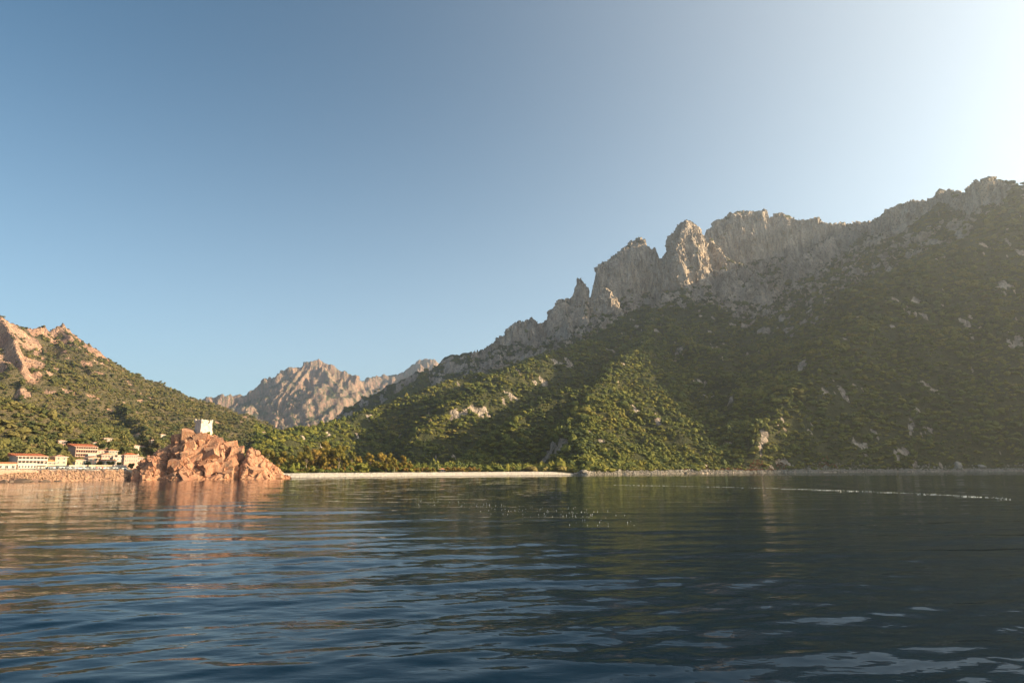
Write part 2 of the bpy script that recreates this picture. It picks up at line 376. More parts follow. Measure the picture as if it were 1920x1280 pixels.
GUL = [PL([(a, b, c), (a2, b2, c2)]) for a, b, c, a2, b2, c2 in ((1106,545,2090,1112,600,1960),(1241,463,2110,1222,570,1930),(1323,446,2170,1345,560,1990),(1444,400,2330,1430,520,2150),(1520,404,2320,1515,480,2200),(1600,416,2290,1580,480,2150),(1012,587,2090,1005,640,1960),(1738,373,1890,1735,430,1780),(1812,352,1810,1815,410,1700))]
def land(X, Y, fine=False):
    """height and masks of the coast, its hills and the massif"""
    r = np.hypot(X, Y); az = np.arctan2(X, Y)
    rc = np.interp(az, _caz, _cr) + 3.0 * noise2(X / 30, Y / 30, 5) * ((az < AZ_V) | (az > AZ_B1)) * 1.0 + 5 * noise2(X / 60, Y / 60, 8) * (az > az_of(1140))
    s = r - rc
    wl = fbm2(X / 190, Y / 190, 4, 3, 0.55)
    warp = 34 * wl + 12 * noise2(X / 45, Y / 45, 9)
    wc = 16 * noise2(X / 38, Y / 38, 21) + 6 * noise2(X / 15, Y / 15, 22) + 2 * noise2(X / 7, Y / 7, 23)
    Hc = ridge(X, Y, R1, R1c, 3.4, R1s, wc + 0.6 * warp)
    for p, h, sc_ in ((R2, 80, 2.6), (R2b, 50, 2.2), (R2c, 50, 2.2), (R3, 130, 2.8), (R4, 80, 2.2), (R5, 70, 2.0), (R6, 60, 2.0)):
        Hc = np.maximum(Hc, ridge(X, Y, p, h, sc_, 0.80, wc))
    for gq, gd in zip(GUL, (34, 36, 40, 18, 12, 6, 26, 8, 9)):
        a, b = gq; dx, dy = b[0] - a[0], b[1] - a[1]; t = ((X - a[0]) * dx + (Y - a[1]) * dy) / (dx * dx + dy * dy)
        tc_ = np.clip(t, -.3, 1); d_ = np.hypot(X - a[0] - tc_ * dx, Y - a[1] - tc_ * dy)
        Hc = Hc - gd * np.exp(-(d_ / 15) ** 2)
    Hs = ridge(X, Y, OFF, 40, 1.6, 0.58, warp)
    Hs = np.maximum(Hs, ridge(X, Y, K, 14, 1.3, 0.78, warp * 0.5))
    for p, sl, as_ in ((SB, 1.0, (.95, .56)), (SB2, 0.78, None), (SC_, 1.0, (.95, .78)), (SD, 1.0, (.70, .95)), (SE, 0.74, None), (MR, 0.9, None), (S1, 0.62, None), (S2, 0.60, None), (S3, 0.62, None), (S4, 0.6, None)):
        Hs = np.maximum(Hs, ridge(X, Y, p, 6, 0.5, sl, warp * 0.8, asym=as_))
    Hl = ridge(X, Y, L1, L1c, 1.7, 0.85, warp * 0.5, 170, 0.22)
    Hl = np.maximum(Hl, ridge(X, Y, L2, 10, 0.9, 0.55, warp * 0.6, 150, .3))
    Hl = np.maximum(Hl, ridge(X, Y, L3, 30, 1.5, 0.5, warp * 0.5)); Hl = np.maximum(Hl, ridge(X, Y, L3b, 30, 1.3, 0.5, warp * 0.5))
    Hl = np.maximum(Hl, ridge(X, Y, L4, 4, 0.4, 0.36, warp)); Hl = np.maximum(Hl, ridge(X, Y, N1, 8, 0.6, 0.52, warp * 0.4))
    # crag mask: how far the cliff function leads the vegetated slopes, and how steep it is there
    e = 3.0
    Hm = np.maximum(np.maximum(Hc, Hs), Hl)
    town = np.interp(s, [-60, 0, 1.2, 3.5, 8, 60, 125, 260], [-30, 0, 1.8, 3.6, 5.6, 6.6, 15.5, 40])
    flat = np.interp(s, [-60, 0, 22, 40, 900], [-25, 0, 3.1, 3.3, 12])
    bank = np.interp(s, [-60, 0, 5, 15, 60], [-40, 0, 2.2, 4.5, 10])
    wv = sstep(AZ_V - 0.02, AZ_V + 0.02, az); wb = sstep(AZ_B1 - 0.003, AZ_B1 + 0.012, az)
    low = town * (1 - wv) + (flat * (1 - wb) + bank * wb) * wv
    capk = np.interp(az, [AZ_V, AZ_B0, AZ_B1 - 0.05, AZ_B1, AZ_B1 + .03], [0.10, 0.12, 0.5, 0.85, 0.9])
    s0 = np.interp(az, [AZ_V - .02, AZ_V + .02, AZ_B0, AZ_B1 - 0.08, AZ_B1], [75, 60, 75, 40, 11])
    cap = low + np.maximum(s - s0, 0) * np.maximum(capk, 0.5)
    H = np.maximum(np.minimum(Hm, cap), low)
    nz = fbm2(X / 34, Y / 34, 4, 41, 0.55)
    slope_amt = sstep(6, 40, H - low)
    H = H + 4.5 * nz * slope_amt + 0.25 * noise2(X / 6, Y / 6, 50) * (s > 3)
    lead = Hc - np.maximum(Hs, Hl)
    return H, s, az, lead, wl, nz

# ---- land mesh: columns by bearing, rows by range (finer where nearer), world heights
az_cols = np.concatenate([np.linspace(R(-60), R(-41), 40)[:-1], np.linspace(R(-41), R(41), 760), np.linspace(R(41), R(105), 110)[1:]])
rows = [280.0]
while rows[-1] < 2950: rows.append(rows[-1] + max(1.6, rows[-1] * 0.0052))
rows = np.array(rows); NR, NC = len(rows), len(az_cols)
RR, AA = np.meshgrid(rows, az_cols, indexing='ij')
X = (RR * np.sin(AA)).ravel(); Y = (RR * np.cos(AA)).ravel()
H, s, az, lead, wl, nz = land(X, Y)
V = np.stack([X, Y, H], -1); N = grid_normals(V, NR, NC)
N *= np.sign(N[:, 2:3] + 1e-9)
steep = 1 - N[:, 2]
out_n = fbm2(X / 70, Y / 70, 4, 61, 0.6)
def rock_mask(X, Y, H, s, az, lead, steep, out_n):
    right = az > az_of(600)
    rk = sstep(0.26, 0.42, steep) * sstep(-6, 10, lead)                      # cliffs
    on2 = fbm2(X / 20, Y / 20, 3, 66, 0.6)
    high = np.where(right, sstep(150, 560, H) * 0.22 - 0.10, sstep(60, 260, H) * 0.25 - 0.02)
    rk = np.maximum(rk, sstep(0.50, 0.72, 0.62 * out_n + 0.62 * on2 + (steep - 0.2) * 0.9 + high) * 0.95)  # outcrops
    rk = np.maximum(rk, sstep(0.30, 0.42, steep) * (~right) * sstep(130, 230, H))
    # left massif: red crags on the upper ridge and the buttress
    lu = (~right) & (az < az_of(230)) & (H > 150)
    rk = np.maximum(rk, lu * sstep(0.12, 0.26, steep) * sstep(-0.25, 0.15, out_n + (H - 260) / 500))
    rk = np.maximum(rk, sstep(-.12, .22, fbm2(X / 55, Y / 55, 4, 111, .6) + (steep - .2)) * sstep(az_of(75), az_of(40), az) * sstep(95, 150, H))
    rk = np.maximum(rk, ((s < np.interp(az, [AZ_B1, R(10), R(40)], [2, 3, 5])) & (az > AZ_B1)).astype(float))
    rk = np.maximum(rk, ((s < 9) & (az < AZ_V)).astype(float))
    return rk
rock = rock_mask(X, Y, H, s, az, lead, steep, out_n)
beach_w = np.interp(az, [AZ_V, AZ_B0, az_of(700), az_of(1000), AZ_B1, AZ_B1 + .004], [4, 26, 30, 30, 10, 0])
sand = (sstep(0, 3, beach_w - s) * (az > AZ_V) * (az < AZ_B1 + .004))
sand = np.maximum(sand, ((az < AZ_V) & (s > 8) & (s < 62)) * 0.55)
FQ = grid_faces(NR, NC)[:, ::-1]
fc = V[FQ].mean(1); fs = s[FQ].mean(1); fa = az[FQ].mean(1); fsand = sand[FQ].mean(1); flead = lead[FQ].mean(1); frock = rock[FQ].mean(1)
keep = H[FQ].max(1) > -6
crag_zone = (flead > -8) & (fa > az_of(900)) & (fa < az_of(1960)) & (np.hypot(fc[:, 0], fc[:, 1]) > 1605)
is_beach = (fsand > 0.5) & (fa > AZ_B0 - .03)
AZ_M = az_of(560)
is_right = (fa > AZ_M) | ((fa > az_of(470)) & (np.hypot(fc[:, 0], fc[:, 1]) < 1350))
is_valley = (~is_beach) & (fc[:, 2] < 12) & (fa > AZ_V) & (fa < az_of(900)) & (np.hypot(fc[:, 0], fc[:, 1]) < 900)
cls = np.where(is_beach, 1, np.where(is_valley, 2, np.where(is_right, 3, 4)))
AT = {'rock': rock, 'sand': sand}
for k, nm, mt in ((1, 'beach', M_right), (2, 'valley_floor', M_left), (3, 'mountain_slope', M_right), (4, 'hillside', M_left)):
    o = np_obj(nm, V, FQ[keep & (cls == k)], mt, attrs=AT)
    tag(o, {1: 'pale shingle beach curving along the head of the bay', 2: 'flat ground behind the beach at the foot of the hills',
            3: 'green mountain slope falling from the grey crags to the dark shore', 4: 'sunlit olive hillside with red crags above the village'}[k], kind='structure')

# ---- crags: the same ground at finer grain, broken into fractured granite
ca = np.linspace(az_of(880), az_of(1985), 700)
cr = np.concatenate([np.arange(1590, 2420, 2.6)])
RR, AA = np.meshgrid(cr, ca, indexing='ij'); cx = (RR * np.sin(AA)).ravel(); cy = (RR * np.cos(AA)).ravel()
cH, cs, caz, clead, cwl, cnz = land(cx, cy)
CV = np.stack([cx, cy, cH], -1); CN = grid_normals(CV, len(cr), len(ca)); CN *= np.sign(CN[:, 2:3] + 1e-9)
cst = 1 - CN[:, 2]; crk = rock_mask(cx, cy, cH, cs, caz, clead, cst, fbm2(cx / 70, cy / 70, 4, 61, 0.6))
sel = np.where((clead > -25) & (cst > 0.12))[0]
b1, k1 = blocks3(CV[sel], (26, 26, 44), 3); b2, k2 = blocks3(CV[sel], (9, 9, 15), 5)
b3, k3 = blocks3(CV[sel], (13, 13, 60), 8); b4, k4 = blocks3(CV[sel], (34, 34, 17), 12)
amt = sstep(-15, 8, clead[sel]) * sstep(0.12, 0.35, cst[sel])
disp = (5.5 * b1 + 2.6 * b2 + 2.5 * b3 + 3.2 * b4 - 2.2 * (1 - sstep(0, .1, k4)) - 4.0 * (1 - sstep(0, 0.12, k1)) - 2.0 * (1 - sstep(0, 0.12, k3)) - 1.2 * (1 - sstep(0, .14, k2)) + 1.0 * noise3(CV[sel, 0] / 5, CV[sel, 1] / 5, CV[sel, 2] / 6, 4)) * amt + 1.2
CV2 = CV.copy(); CV2[:, 2] -= 1.5; CV2[sel] = CV[sel] + CN[sel] * disp[:, None]
CF = grid_faces(len(cr), len(ca))[:, ::-1]
ck = clead[CF].max(1) > -14
M_crag = M_right
o = np_obj('rock_crags', CV2, CF[ck], M_crag, smooth=False, attrs={'rock': np.clip(crk, 0, 1), 'sand': np.zeros(len(cx))})
tag(o, 'jagged grey granite crags and pinnacles along the mountain crest', kind='structure')

# ---- far mountain and spires
def far_patch(name, crest, hc, sb, r0, r1, nr, p0, p1, ncol, lab, base=0):
    a = np.linspace(az_of(p0), az_of(p1), ncol); rr = np.linspace(r0, r1, nr)
    RR, AA = np.meshgrid(rr, a, indexing='ij'); x = (RR * np.sin(AA)).ravel(); y = (RR * np.cos(AA)).ravel()
    w = 120 * fbm2(x / 500, y / 500, 4, 71, 0.6) + 30 * noise2(x / 70, y / 70, 72) + 14 * noise2(x / 25, y / 25, 73)
    h = ridge(x, y, crest, hc, 1.6, sb, w) + 14 * fbm2(x / 60, y / 60, 3, 75)
    for q in range(3):   # buttresses running down towards the valley
        for c in crest[2 + q::3]:
            e_ = np.array([c, [c[0] * 0.93 + random.uniform(-160, 160), c[1] * 0.93, c[2] * 0.66], [c[0] * 0.84 + random.uniform(-250, 250), c[1] * 0.84, c[2] * 0.28]])
            e_[0, 2] -= 15
            h = np.maximum(h, ridge(x, y, e_ + np.array([[0, 0, -20], [0, 0, -40], [0, 0, -40]]), 50, 1.3, 0.85, w * 0.9))
    h = np.maximum(h, base)
    v = np.stack([x, y, h], -1); nn = grid_normals(v, nr, ncol); nn *= np.sign(nn[:, 2:3] + 1e-9)
    st = 1 - nn[:, 2]
    b, k = blocks3(v, (70, 70, 110), 9); b2, k2 = blocks3(v, (30, 30, 45), 7); v = v + nn * ((7 * b + 4 * b2) * sstep(0.12, 0.3, st))[:, None]
    rk = np.clip(sstep(0.20, 0.42, st + 0.16 * fbm2(x / 110, y / 110, 4, 78) + 0.10 * sstep(450, 900, h)), 0, 1)
    o = np_obj(name, v, grid_faces(nr, ncol)[:, ::-1], M_far, attrs={'rock': rk, 'sand': np.zeros(len(x))})
    return tag(o, lab, kind='structure')
FM = PL([(x, y, 4700) for x, y in [(300,790),(375,758),(395,746),(425,738),(450,737),(465,735),(490,721),(500,712),(520,705),(535,691),(545,686),(556,684),(565,683),(570,675),(585,673),(605,673),(615,679),(630,686),(645,694),(660,704),(672,716),(690,745),(720,775)]])
far_patch('far_mountain', FM, 120, 0.75, 3300, 5000, 230, 300, 760, 330, 'hazy pink and grey rocky peak closing the far end of the valley')
FM2 = PL([(x, y, 5600) for x, y in [(640,740),(680,718),(700,711),(722,706),(740,700),(755,694),(762,690),(768,686),(772,682),(778,683),(783,677),(788,680),(793,676),(799,674),(804,679),(820,690),(860,700)]])
far_patch('far_ridge', FM2, 150, 0.8, 4900, 5800, 90, 600, 900, 240, 'distant pale ridge of spires behind the mountain shoulder')
tag(np_obj('ground', np.array([[-6000, 2600, 1.0], [6000, 2600, 1.0], [6000, 6500, 1.0], [-6000, 6500, 1.0]]), np.array([[0, 1, 2, 3]]), M_far,
    attrs={'rock': np.zeros(4), 'sand': np.zeros(4)}), 'low ground of the valley reaching to the far mountain', kind='structure')

# ------------------------------------------------------------------ headland rock under the tower
def headland():
    main = PL([(316,836,430),(325,819,428),(337,812,428),(346,805,427),(353,803,426),(362,806,428),(372,811,430),(384,812,430),(396,812,430),(410,816,430),(426,825,430),(440,831,430),(446,846,428)])
    butt = [PL([(360,812,424),(372,813,423),(384,813,423),(396,814,424)]), PL([(356,806,427),(345,840,412),(335,868,404)]), PL([(400,818,428),(392,850,413),(385,876,405)]), PL([(440,832,428),(425,860,414),(410,880,405)]), PL([(332,818,427),(324,850,416),(322,872,408)])]
    right = PL([(455,848,420),(463,840,420),(470,839,423),(484,846,423),(497,856,423),(514,870,423),(530,885,424),(548,893,425)])
    rbut = [PL([(466,841,423),(455,868,413),(450,885,408)]), PL([(497,858,422),(490,875,412),(482,890,407)])]
    left = PL([(247,890,414),(259,872,416),(278,858,418),(294,855,418),(304,862,418),(312,874,414)])
    lbut = [PL([(285,857,418),(280,875,409),(275,888,404)])]
    x0, x1 = P(225, 890, 400)[0], P(562, 890, 440)[0]
    xs = np.arange(x0, x1, 0.30); ys = np.arange(338, 432, 0.26)
    Yg, Xg = np.meshgrid(ys, xs, indexing='ij'); x = Xg.ravel(); y = Yg.ravel()
    w = 2.2 * fbm2(x / 13, y / 13, 2, 81) + 0.3 * noise2(x / 2.6, y / 2.6, 84)
    h = ridge(x, y, main, 5, 1.8, 1.2, w)
    for p in butt: h = np.maximum(h, ridge(x, y, p, 3, 2.2, 1.2, w * 0.6))
    hr = ridge(x, y, right, 5, 1.3, 1.25, w)
    for p in rbut: hr = np.maximum(hr, ridge(x, y, p, 3, 1.4, 1.2, w * .6))
    hl = ridge(x, y, left, 2, 1.5, 0.95, w)
    for p in lbut: hl = np.maximum(hl, ridge(x, y, p, 2, 1.3, 1.0, w * .6))
    h = np.maximum(np.maximum(h, hr), hl)
    aa = np.arctan2(x, y); rr_ = np.hypot(x, y); h = h - 3.0 * np.exp(-((aa - az_of(311)) * 420 / 1.6) ** 2) * sstep(0, 6, h)         # deep gully between the main rock and the dome beside it
    gl = np.interp(rr_, [395, 408, 425], [az_of(440), az_of(443), az_of(453)])
    h = h - 11 * np.exp(-((aa - gl) * 420 / 2.3) ** 2) * sstep(0, 6, h)
    # flat ledge band low on the front, wave-cut foot
    rr = np.hypot(x, y); foot = np.interp(np.arctan2(x, y), [az_of(q) for q in (225, 245, 262, 300, 340, 420, 436, 450, 500, 548, 562)], [425, 408, 399, 396, 393, 392, 400, 394, 399, 414, 424])
    ss = rr - foot + 2.0 * fbm2(x / 9, y / 9, 3, 88)
    h = np.minimum(h, np.interp(ss, [-30, -1, 0, 1.5, 6, 8, 30, 60], [-20, -1.5, 0.3, 1.6, 2.6, 9, 40, 80]))
    v = np.stack([x, y, h], -1); nn = grid_normals(v, len(ys), len(xs)); nn *= np.sign(nn[:, 2:3] + 1e-9)
    sel = np.where(h > -3)[0]; ps = v[sel]
    # tilted frame so the joints of the granite dip to one side
    c_, s_ = math.cos(0.45), math.sin(0.45)
    q = np.stack([ps[:, 0] * c_ - ps[:, 2] * s_, ps[:, 1], ps[:, 0] * s_ + ps[:, 2] * c_], -1)
    b0, k0 = blocks3(q, (10, 9, 13), 7, 1.0); b1, k1 = blocks3(q, (4.6, 4.2, 6.0), 2, 1.0); b2, k2 = blocks3(q, (1.9, 1.8, 2.6), 4, 1.0)
    smooth_r = np.interp(np.arctan2(ps[:, 0], ps[:, 1]), [az_of(400), az_of(470)], [1.0, 0.55])
    d = (1.2 * b0 + 0.40 * b1 + 0.10 * b2 - 1.3 * (1 - sstep(0, 0.10, k0)) - 0.7 * (1 - sstep(0, 0.10, k1)) - 0.2 * (1 - sstep(0, 0.12, k2))) * smooth_r + 0.15 * noise3(ps[:, 0], ps[:, 1], ps[:, 2], 3)
    d *= sstep(-1, 2.0, ps[:, 2]) * 0.85 + 0.15
    d -= 0.9 * np.interp(np.arctan2(ps[:, 0], ps[:, 1]), [az_of(430), az_of(455)], [1, 0]) * sstep(1, 4, ps[:, 2])
    v[sel] = ps + nn[sel] * d[:, None]
    f = grid_faces(len(ys), len(xs)); f = f[h[f].max(1) > -2.5]
    mt, t, b = new_mat('headland_granite'); g = NT(t); pos = g.pos()
    c, hh = rock_nodes(g, pos, HEAD, 0.09)
    z = g.n('ShaderNodeSeparateXYZ', {0: pos}).outputs['Z']
    zz = g.math('ADD', z, g.math('MULTIPLY', g.noise(pos, 0.25, 4), 2.4))
    c = g.mix(g.rampf(zz, 1.6, 1.0), c, (0.30, 0.14, 0.06))             # tidal band of rusty weed
    lich = g.noise(g.scaled(pos, (1, 1, 0.35)), 0.16, 5, 0.65)
    c = g.mix(g.math('MULTIPLY', g.rampf(lich, 0.54, 0.66), 0.85), c, (0.10, 0.075, 0.060))
    stn = g.noise(pos, 0.07, 4, 0.6)
    c = g.mix(g.math('MULTIPLY', g.rampf(stn, 0.45, 0.65), 0.6), c, (0.22, 0.10, 0.065))
    g.link(c, b.inputs['Base Color']); b.inputs['Roughness'].default_value = 0.9
    g.link(g.bump(hh, 0.28, 0.7), b.inputs['Normal'])
    o = np_obj('rocky_headland', v, f, mt, smooth=False)
    tag(o, 'orange granite headland with a square tower on top, rising from the water', kind='structure')
    return mt, xs, ys, v[:, 2].reshape(len(ys), len(xs))
M_head, hx, hy, hz = headland()
def head_pt(px, py, r0=394, r1=440):
    for dd in np.arange(r0, r1, .5):
        q = P(px, py, dd)
        if head_z(q[0], q[1]) > q[2]: return q, True
    return q, False
def head_z(x, y):
    i = int(np.clip(round((y - hy[0]) / 0.26), 0, len(hy) - 1)); j = int(np.clip(round((x - hx[0]) / 0.30), 0, len(hx) - 1))
    return float(hz[i, j])
def joint_block(seed, mat):
    """angular granite block: a box with uneven corners, a few corners split off"""
    rnd = random.Random(seed); bm = bmesh.new(); bmesh.ops.create_cube(bm, size=2)
    for v in bm.verts: v.co = Vector((v.co.x * rnd.uniform(.7, 1.05), v.co.y * rnd.uniform(.7, 1.05), v.co.z * rnd.uniform(.7, 1.05)))
    for k in range(4):
        n = Vector((rnd.choice((-1, 1)) * rnd.uniform(.3, 1), rnd.choice((-1, 1)) * rnd.uniform(.3, 1), rnd.uniform(-.2, 1))).normalized()
        g_ = bm.verts[:] + bm.edges[:] + bm.faces[:]
        r_ = bmesh.ops.bisect_plane(bm, geom=g_, plane_co=n * rnd.uniform(.85, 1.15), plane_no=n, clear_outer=True)
        ed = [e_ for e_ in r_['geom_cut'] if isinstance(e_, bmesh.types.BMEdge)]
        if ed: bmesh.ops.contextual_create(bm, geom=ed)
    bmesh.ops.recalc_face_normals(bm, faces=bm.faces[:])
    me = bpy.data.meshes.new('stone'); bm.to_mesh(me); bm.free(); me.materials.append(mat); return me
def granite_blocks():
    host = bpy.data.objects['rocky_headland']; JB = [joint_block(600 + k, M_head) for k in range(9)]; rnd = random.Random(23); n = 0
    cx = [250, 262, 280, 296, 305, 320, 345, 365, 395, 425, 442, 455, 468, 485, 500, 515, 530, 545]; cy = [890, 874, 860, 856, 852, 830, 808, 812, 816, 828, 836, 850, 843, 850, 862, 874, 888, 895]
    while n < 190:
        px = rnd.uniform(250, 540); top = float(np.interp(px, cx, cy)); py = top + 2 + (895 - top) * rnd.random() ** 1.1
        if px > 448 and rnd.random() < .88: continue
        q, ok = head_pt(px, py)
        if not ok: continue
        n += 1; big = rnd.random(); sz = (1.1 + 2.7 * big ** 1.5) * (.7 if px < 312 else 1)
        o = link(bpy.data.objects.new('stone', JB[n % 9]), host)
        o.location = (q[0], q[1] + sz * .38, q[2] - sz * .22)
        o.scale = (sz * rnd.uniform(.9, 1.7), sz * rnd.uniform(.8, 1.2), sz * rnd.uniform(.6, 1.0))
        o.rotation_euler = (rnd.gauss(-.12, .16), rnd.gauss(-.42, .14), rnd.gauss(.5, .25) + rnd.choice((0, 0, 1.57)))
granite_blocks()
def ground_z(x, y):
    return float(land(np.array([x], float), np.array([y], float))[0][0])

# ------------------------------------------------------------------ vegetation prototypes (kept out of the scene; only instanced)
def lumpy(seed, lobes, sub, leafn, flat=0.8, leaf=0.16):
    """canopy of unit radius: several noisy lobes plus loose leaf sprays that break the outline"""
    rnd = random.Random(seed); vs = []; fs = []
    for l in range(lobes):
        if lobes == 1: c = Vector((0, 0, 0.5)); r = 0.8
        else:
            a = rnd.uniform(0, 6.28); q = rnd.uniform(0.1, 0.55); c = Vector((q * math.cos(a), q * math.sin(a), rnd.uniform(0.3, 0.85))); r = rnd.uniform(0.32, 0.55)
        bm = bmesh.new(); bmesh.ops.create_icosphere(bm, subdivisions=sub, radius=1)
        b0 = len(vs)
        for v in bm.verts:
            p = np.array([[v.co.x, v.co.y, v.co.z]]) * 1.7 + seed * 3.1 + l
            n = float(noise3(p[:, 0], p[:, 1], p[:, 2], 2)[0]) * 0.45 + rnd.uniform(-0.09, 0.09)
            co = v.co * (r * (1 + n)); vs.append((c.x + co.x, c.y + co.y, max((c.z + co.z * flat), -0.25)))
        fs += [tuple(b0 + v.index for v in f.verts) for f in bm.faces]; bm.free()
    core = len(vs)
    for k in range(leafn):
        b = Vector(vs[rnd.randrange(core)]); o = Vector((rnd.gauss(0, 1), rnd.gauss(0, 1), rnd.gauss(0.3, 1))).normalized()
        p = b + o * rnd.uniform(0.0, 0.10); u = o.orthogonal().normalized() * leaf * rnd.uniform(.5, 1.2); w = o.cross(u).normalized() * leaf * rnd.uniform(.4, .9) + o * rnd.uniform(-.06, .08)
        i = len(vs); vs += [tuple(p - u), tuple(p + w), tuple(p + u), tuple(p - w)]; fs.append((i, i + 1, i + 2, i + 3))
    return vs, fs
def proto_col(name, mat, specs):
    c = bpy.data.collections.new(name)
    for i, sp in enumerate(specs):
        v, f = lumpy(*sp); me = bpy.data.meshes.new('shrub_shape'); me.from_pydata(v, [], f); me.materials.append(mat); me.update()
        c.objects.link(bpy.data.objects.new('shrub_shape', me))
    return c
def scatter(name, pts, scl, rot, idx, coll, label, mat):
    """one object of scattered plants or stones, instanced by geometry nodes on its own points"""
    me = bpy.data.meshes.new(name); n = len(pts); me.vertices.add(n); me.vertices.foreach_set('co', np.ascontiguousarray(pts, np.float32).ravel())
    for nm, ty, val in (('scl', 'FLOAT_VECTOR', scl), ('rot', 'FLOAT_VECTOR', rot)):
        a = me.attributes.new(nm, ty, 'POINT'); a.data.foreach_set('vector', np.ascontiguousarray(val, np.float32).ravel())
    a = me.attributes.new('pick', 'INT', 'POINT'); a.data.foreach_set('value', np.ascontiguousarray(idx, np.int32))
    me.materials.append(mat)
    o = link(bpy.data.objects.new(name, me))
    ng = bpy.data.node_groups.new(name + '_scatter', 'GeometryNodeTree')
    ng.interface.new_socket('Geometry', in_out='INPUT', socket_type='NodeSocketGeometry'); ng.interface.new_socket('Geometry', in_out='OUTPUT', socket_type='NodeSocketGeometry')
    gi = ng.nodes.new('NodeGroupInput'); go = ng.nodes.new('NodeGroupOutput')
    ci = ng.nodes.new('GeometryNodeCollectionInfo'); ci.inputs['Collection'].default_value = coll
    ci.inputs['Separate Children'].default_value = True; ci.inputs['Reset Children'].default_value = True
    ip = ng.nodes.new('GeometryNodeInstanceOnPoints'); ip.inputs['Pick Instance'].default_value = True
    def na(nm, ty): 
        q = ng.nodes.new('GeometryNodeInputNamedAttribute'); q.data_type = ty; q.inputs['Name'].default_value = nm; return q.outputs[0]
    lk = ng.links.new
    lk(gi.outputs[0], ip.inputs['Points']); lk(ci.outputs[0], ip.inputs['Instance']); lk(na('pick', 'INT'), ip.inputs['Instance Index'])
    lk(na('rot', 'FLOAT_VECTOR'), ip.inputs['Rotation']); lk(na('scl', 'FLOAT_VECTOR'), ip.inputs['Scale']); lk(ip.outputs[0], go.inputs[0])
    md = o.modifiers.new('scatter', 'NODES'); md.node_group = ng
    return tag(o, label, kind='stuff')

SPECS = [(1, 4, 1, 70), (2, 5, 1, 70), (3, 3, 1, 60), (4, 1, 2, 80), (5, 6, 1, 60)]
COL_R = proto_col('maquis_shapes', M_maquis, SPECS); COL_L = proto_col('hillside_shapes', M_maquis_l, SPECS)
rng = np.random.RandomState(5)
def cover(step, r0, r1, a0, a1, keepfun):
    xs = np.arange(min(r0 * math.sin(a0), r1 * math.sin(a0)), max(r0 * math.sin(a1), r1 * math.sin(a1)), step); ys = np.arange(r0 * 0.6, r1, step)
    gx, gy = np.meshgrid(xs, ys); x = gx.ravel() + rng.uniform(-.48, .48, gx.size) * step; y = gy.ravel() + rng.uniform(-.48, .48, gx.size) * step
    r = np.hypot(x, y); a = np.arctan2(x, y); k = (r > r0) & (r < r1) & (a > a0) & (a < a1); x, y = x[k], y[k]
    h, s, az, lead, wl, nz = land(x, y)
    hx_ = land(x + 2.5, y)[0]; hy_ = land(x, y + 2.5)[0]
    n = np.stack([-(hx_ - h) / 2.5, -(hy_ - h) / 2.5, np.ones(len(h))], -1); n /= np.linalg.norm(n, axis=1)[:, None]
    st = 1 - n[:, 2]; on = fbm2(x / 70, y / 70, 4, 61, 0.6); rk = rock_mask(x, y, h, s, az, lead, st, on)
    vd = -np.stack([x, y, h - CAM_H], -1); vd /= np.linalg.norm(vd, axis=1)[:, None]
    facing = (n * vd).sum(1)
    bw = np.interp(az, [AZ_V, AZ_B0, az_of(700), az_of(1000), AZ_B1, AZ_B1 + .004], [16, 40, 42, 38, 14, 0])
    p = np.clip(1.15 - 1.5 * rk, 0.03, 1) * (facing > -0.12)
    p = np.where((az < AZ_V) & (s < 66), 0, p); p = np.where((az >= AZ_V) & (az < AZ_B1 + .004) & (s < bw), 0, p)
    p = np.where((az >= AZ_B1) & (s < np.interp(az, [AZ_B1, R(10), R(40)], [6, 9, 10])), 0, p)
    gap = fbm2(x / 34, y / 34, 3, 97, .6); p *= .35 + .65 * sstep(-.55, -.05, gap)
    p *= keepfun(x, y, h, s, az)
    k = rng.uniform(size=len(x)) < p
    return np.stack([x[k], y[k], h[k]], -1), az[k], rk[k]
def dress(pts, smin, smax, seed):
    n = len(pts); rs = np.random.RandomState(seed)
    tall = np.clip(0.5 + 0.8 * fbm2(pts[:, 0] / 60, pts[:, 1] / 60, 3, 95), 0, 1)
    rad = smin + (smax - smin) * np.clip(rs.beta(1.4, 4, n) * 0.75 + 0.65 * tall ** 1.5 * rs.uniform(size=n), 0, 1.15)
    up = np.where(rs.uniform(size=n) < .14, rs.uniform(1.0, 1.6, n), rs.uniform(.6, 1.0, n)); wide = np.where(up > 1, .85, 1.15)
    scl = np.stack([rad * wide, rad * wide * rs.uniform(.75, 1.25, n), rad * up], -1)
    rot = np.stack([rs.uniform(-.15, .15, n), rs.uniform(-.15, .15, n), rs.uniform(0, 6.28, n)], -1)
    return scl, rot, rs.randint(0, 5, n)
TOWNCLEAR = []   # (x, y, radius) kept free of shrubs; filled by the village list below
VILL = [ # px, base_py, dist, clear radius
    (52,881,432,24),(14,881,425,14),(90,879,440,14),(106,878,446,14),(155,858,520,26),(172,858,508,16),(146,874,462,14),(197,866,490,16),(216,870,475,10),(241,867,490,18),(176,879,440,30),(140,879,440,24),(205,879,440,24)]
for px, py, d, rad in VILL:
    q = P(px, py, d); TOWNCLEAR.append((q[0], q[1], rad))
def clear(x, y):
    k = np.ones(len(x))
    for a, b, c in TOWNCLEAR: k *= (np.hypot(x - a, y - b) > c * 0.62)
    return k
LEFT = lambda x, y, h, s, az: (((az < AZ_M) & ~((az > az_of(470)) & (np.hypot(x, y) < 1350)))) * clear(x, y)
RIGHT = lambda x, y, h, s, az: ((az >= AZ_M) | ((az > az_of(470)) & (np.hypot(x, y) < 1350))) * 1.0
A0, A1 = R(-40.5), R(41.5)
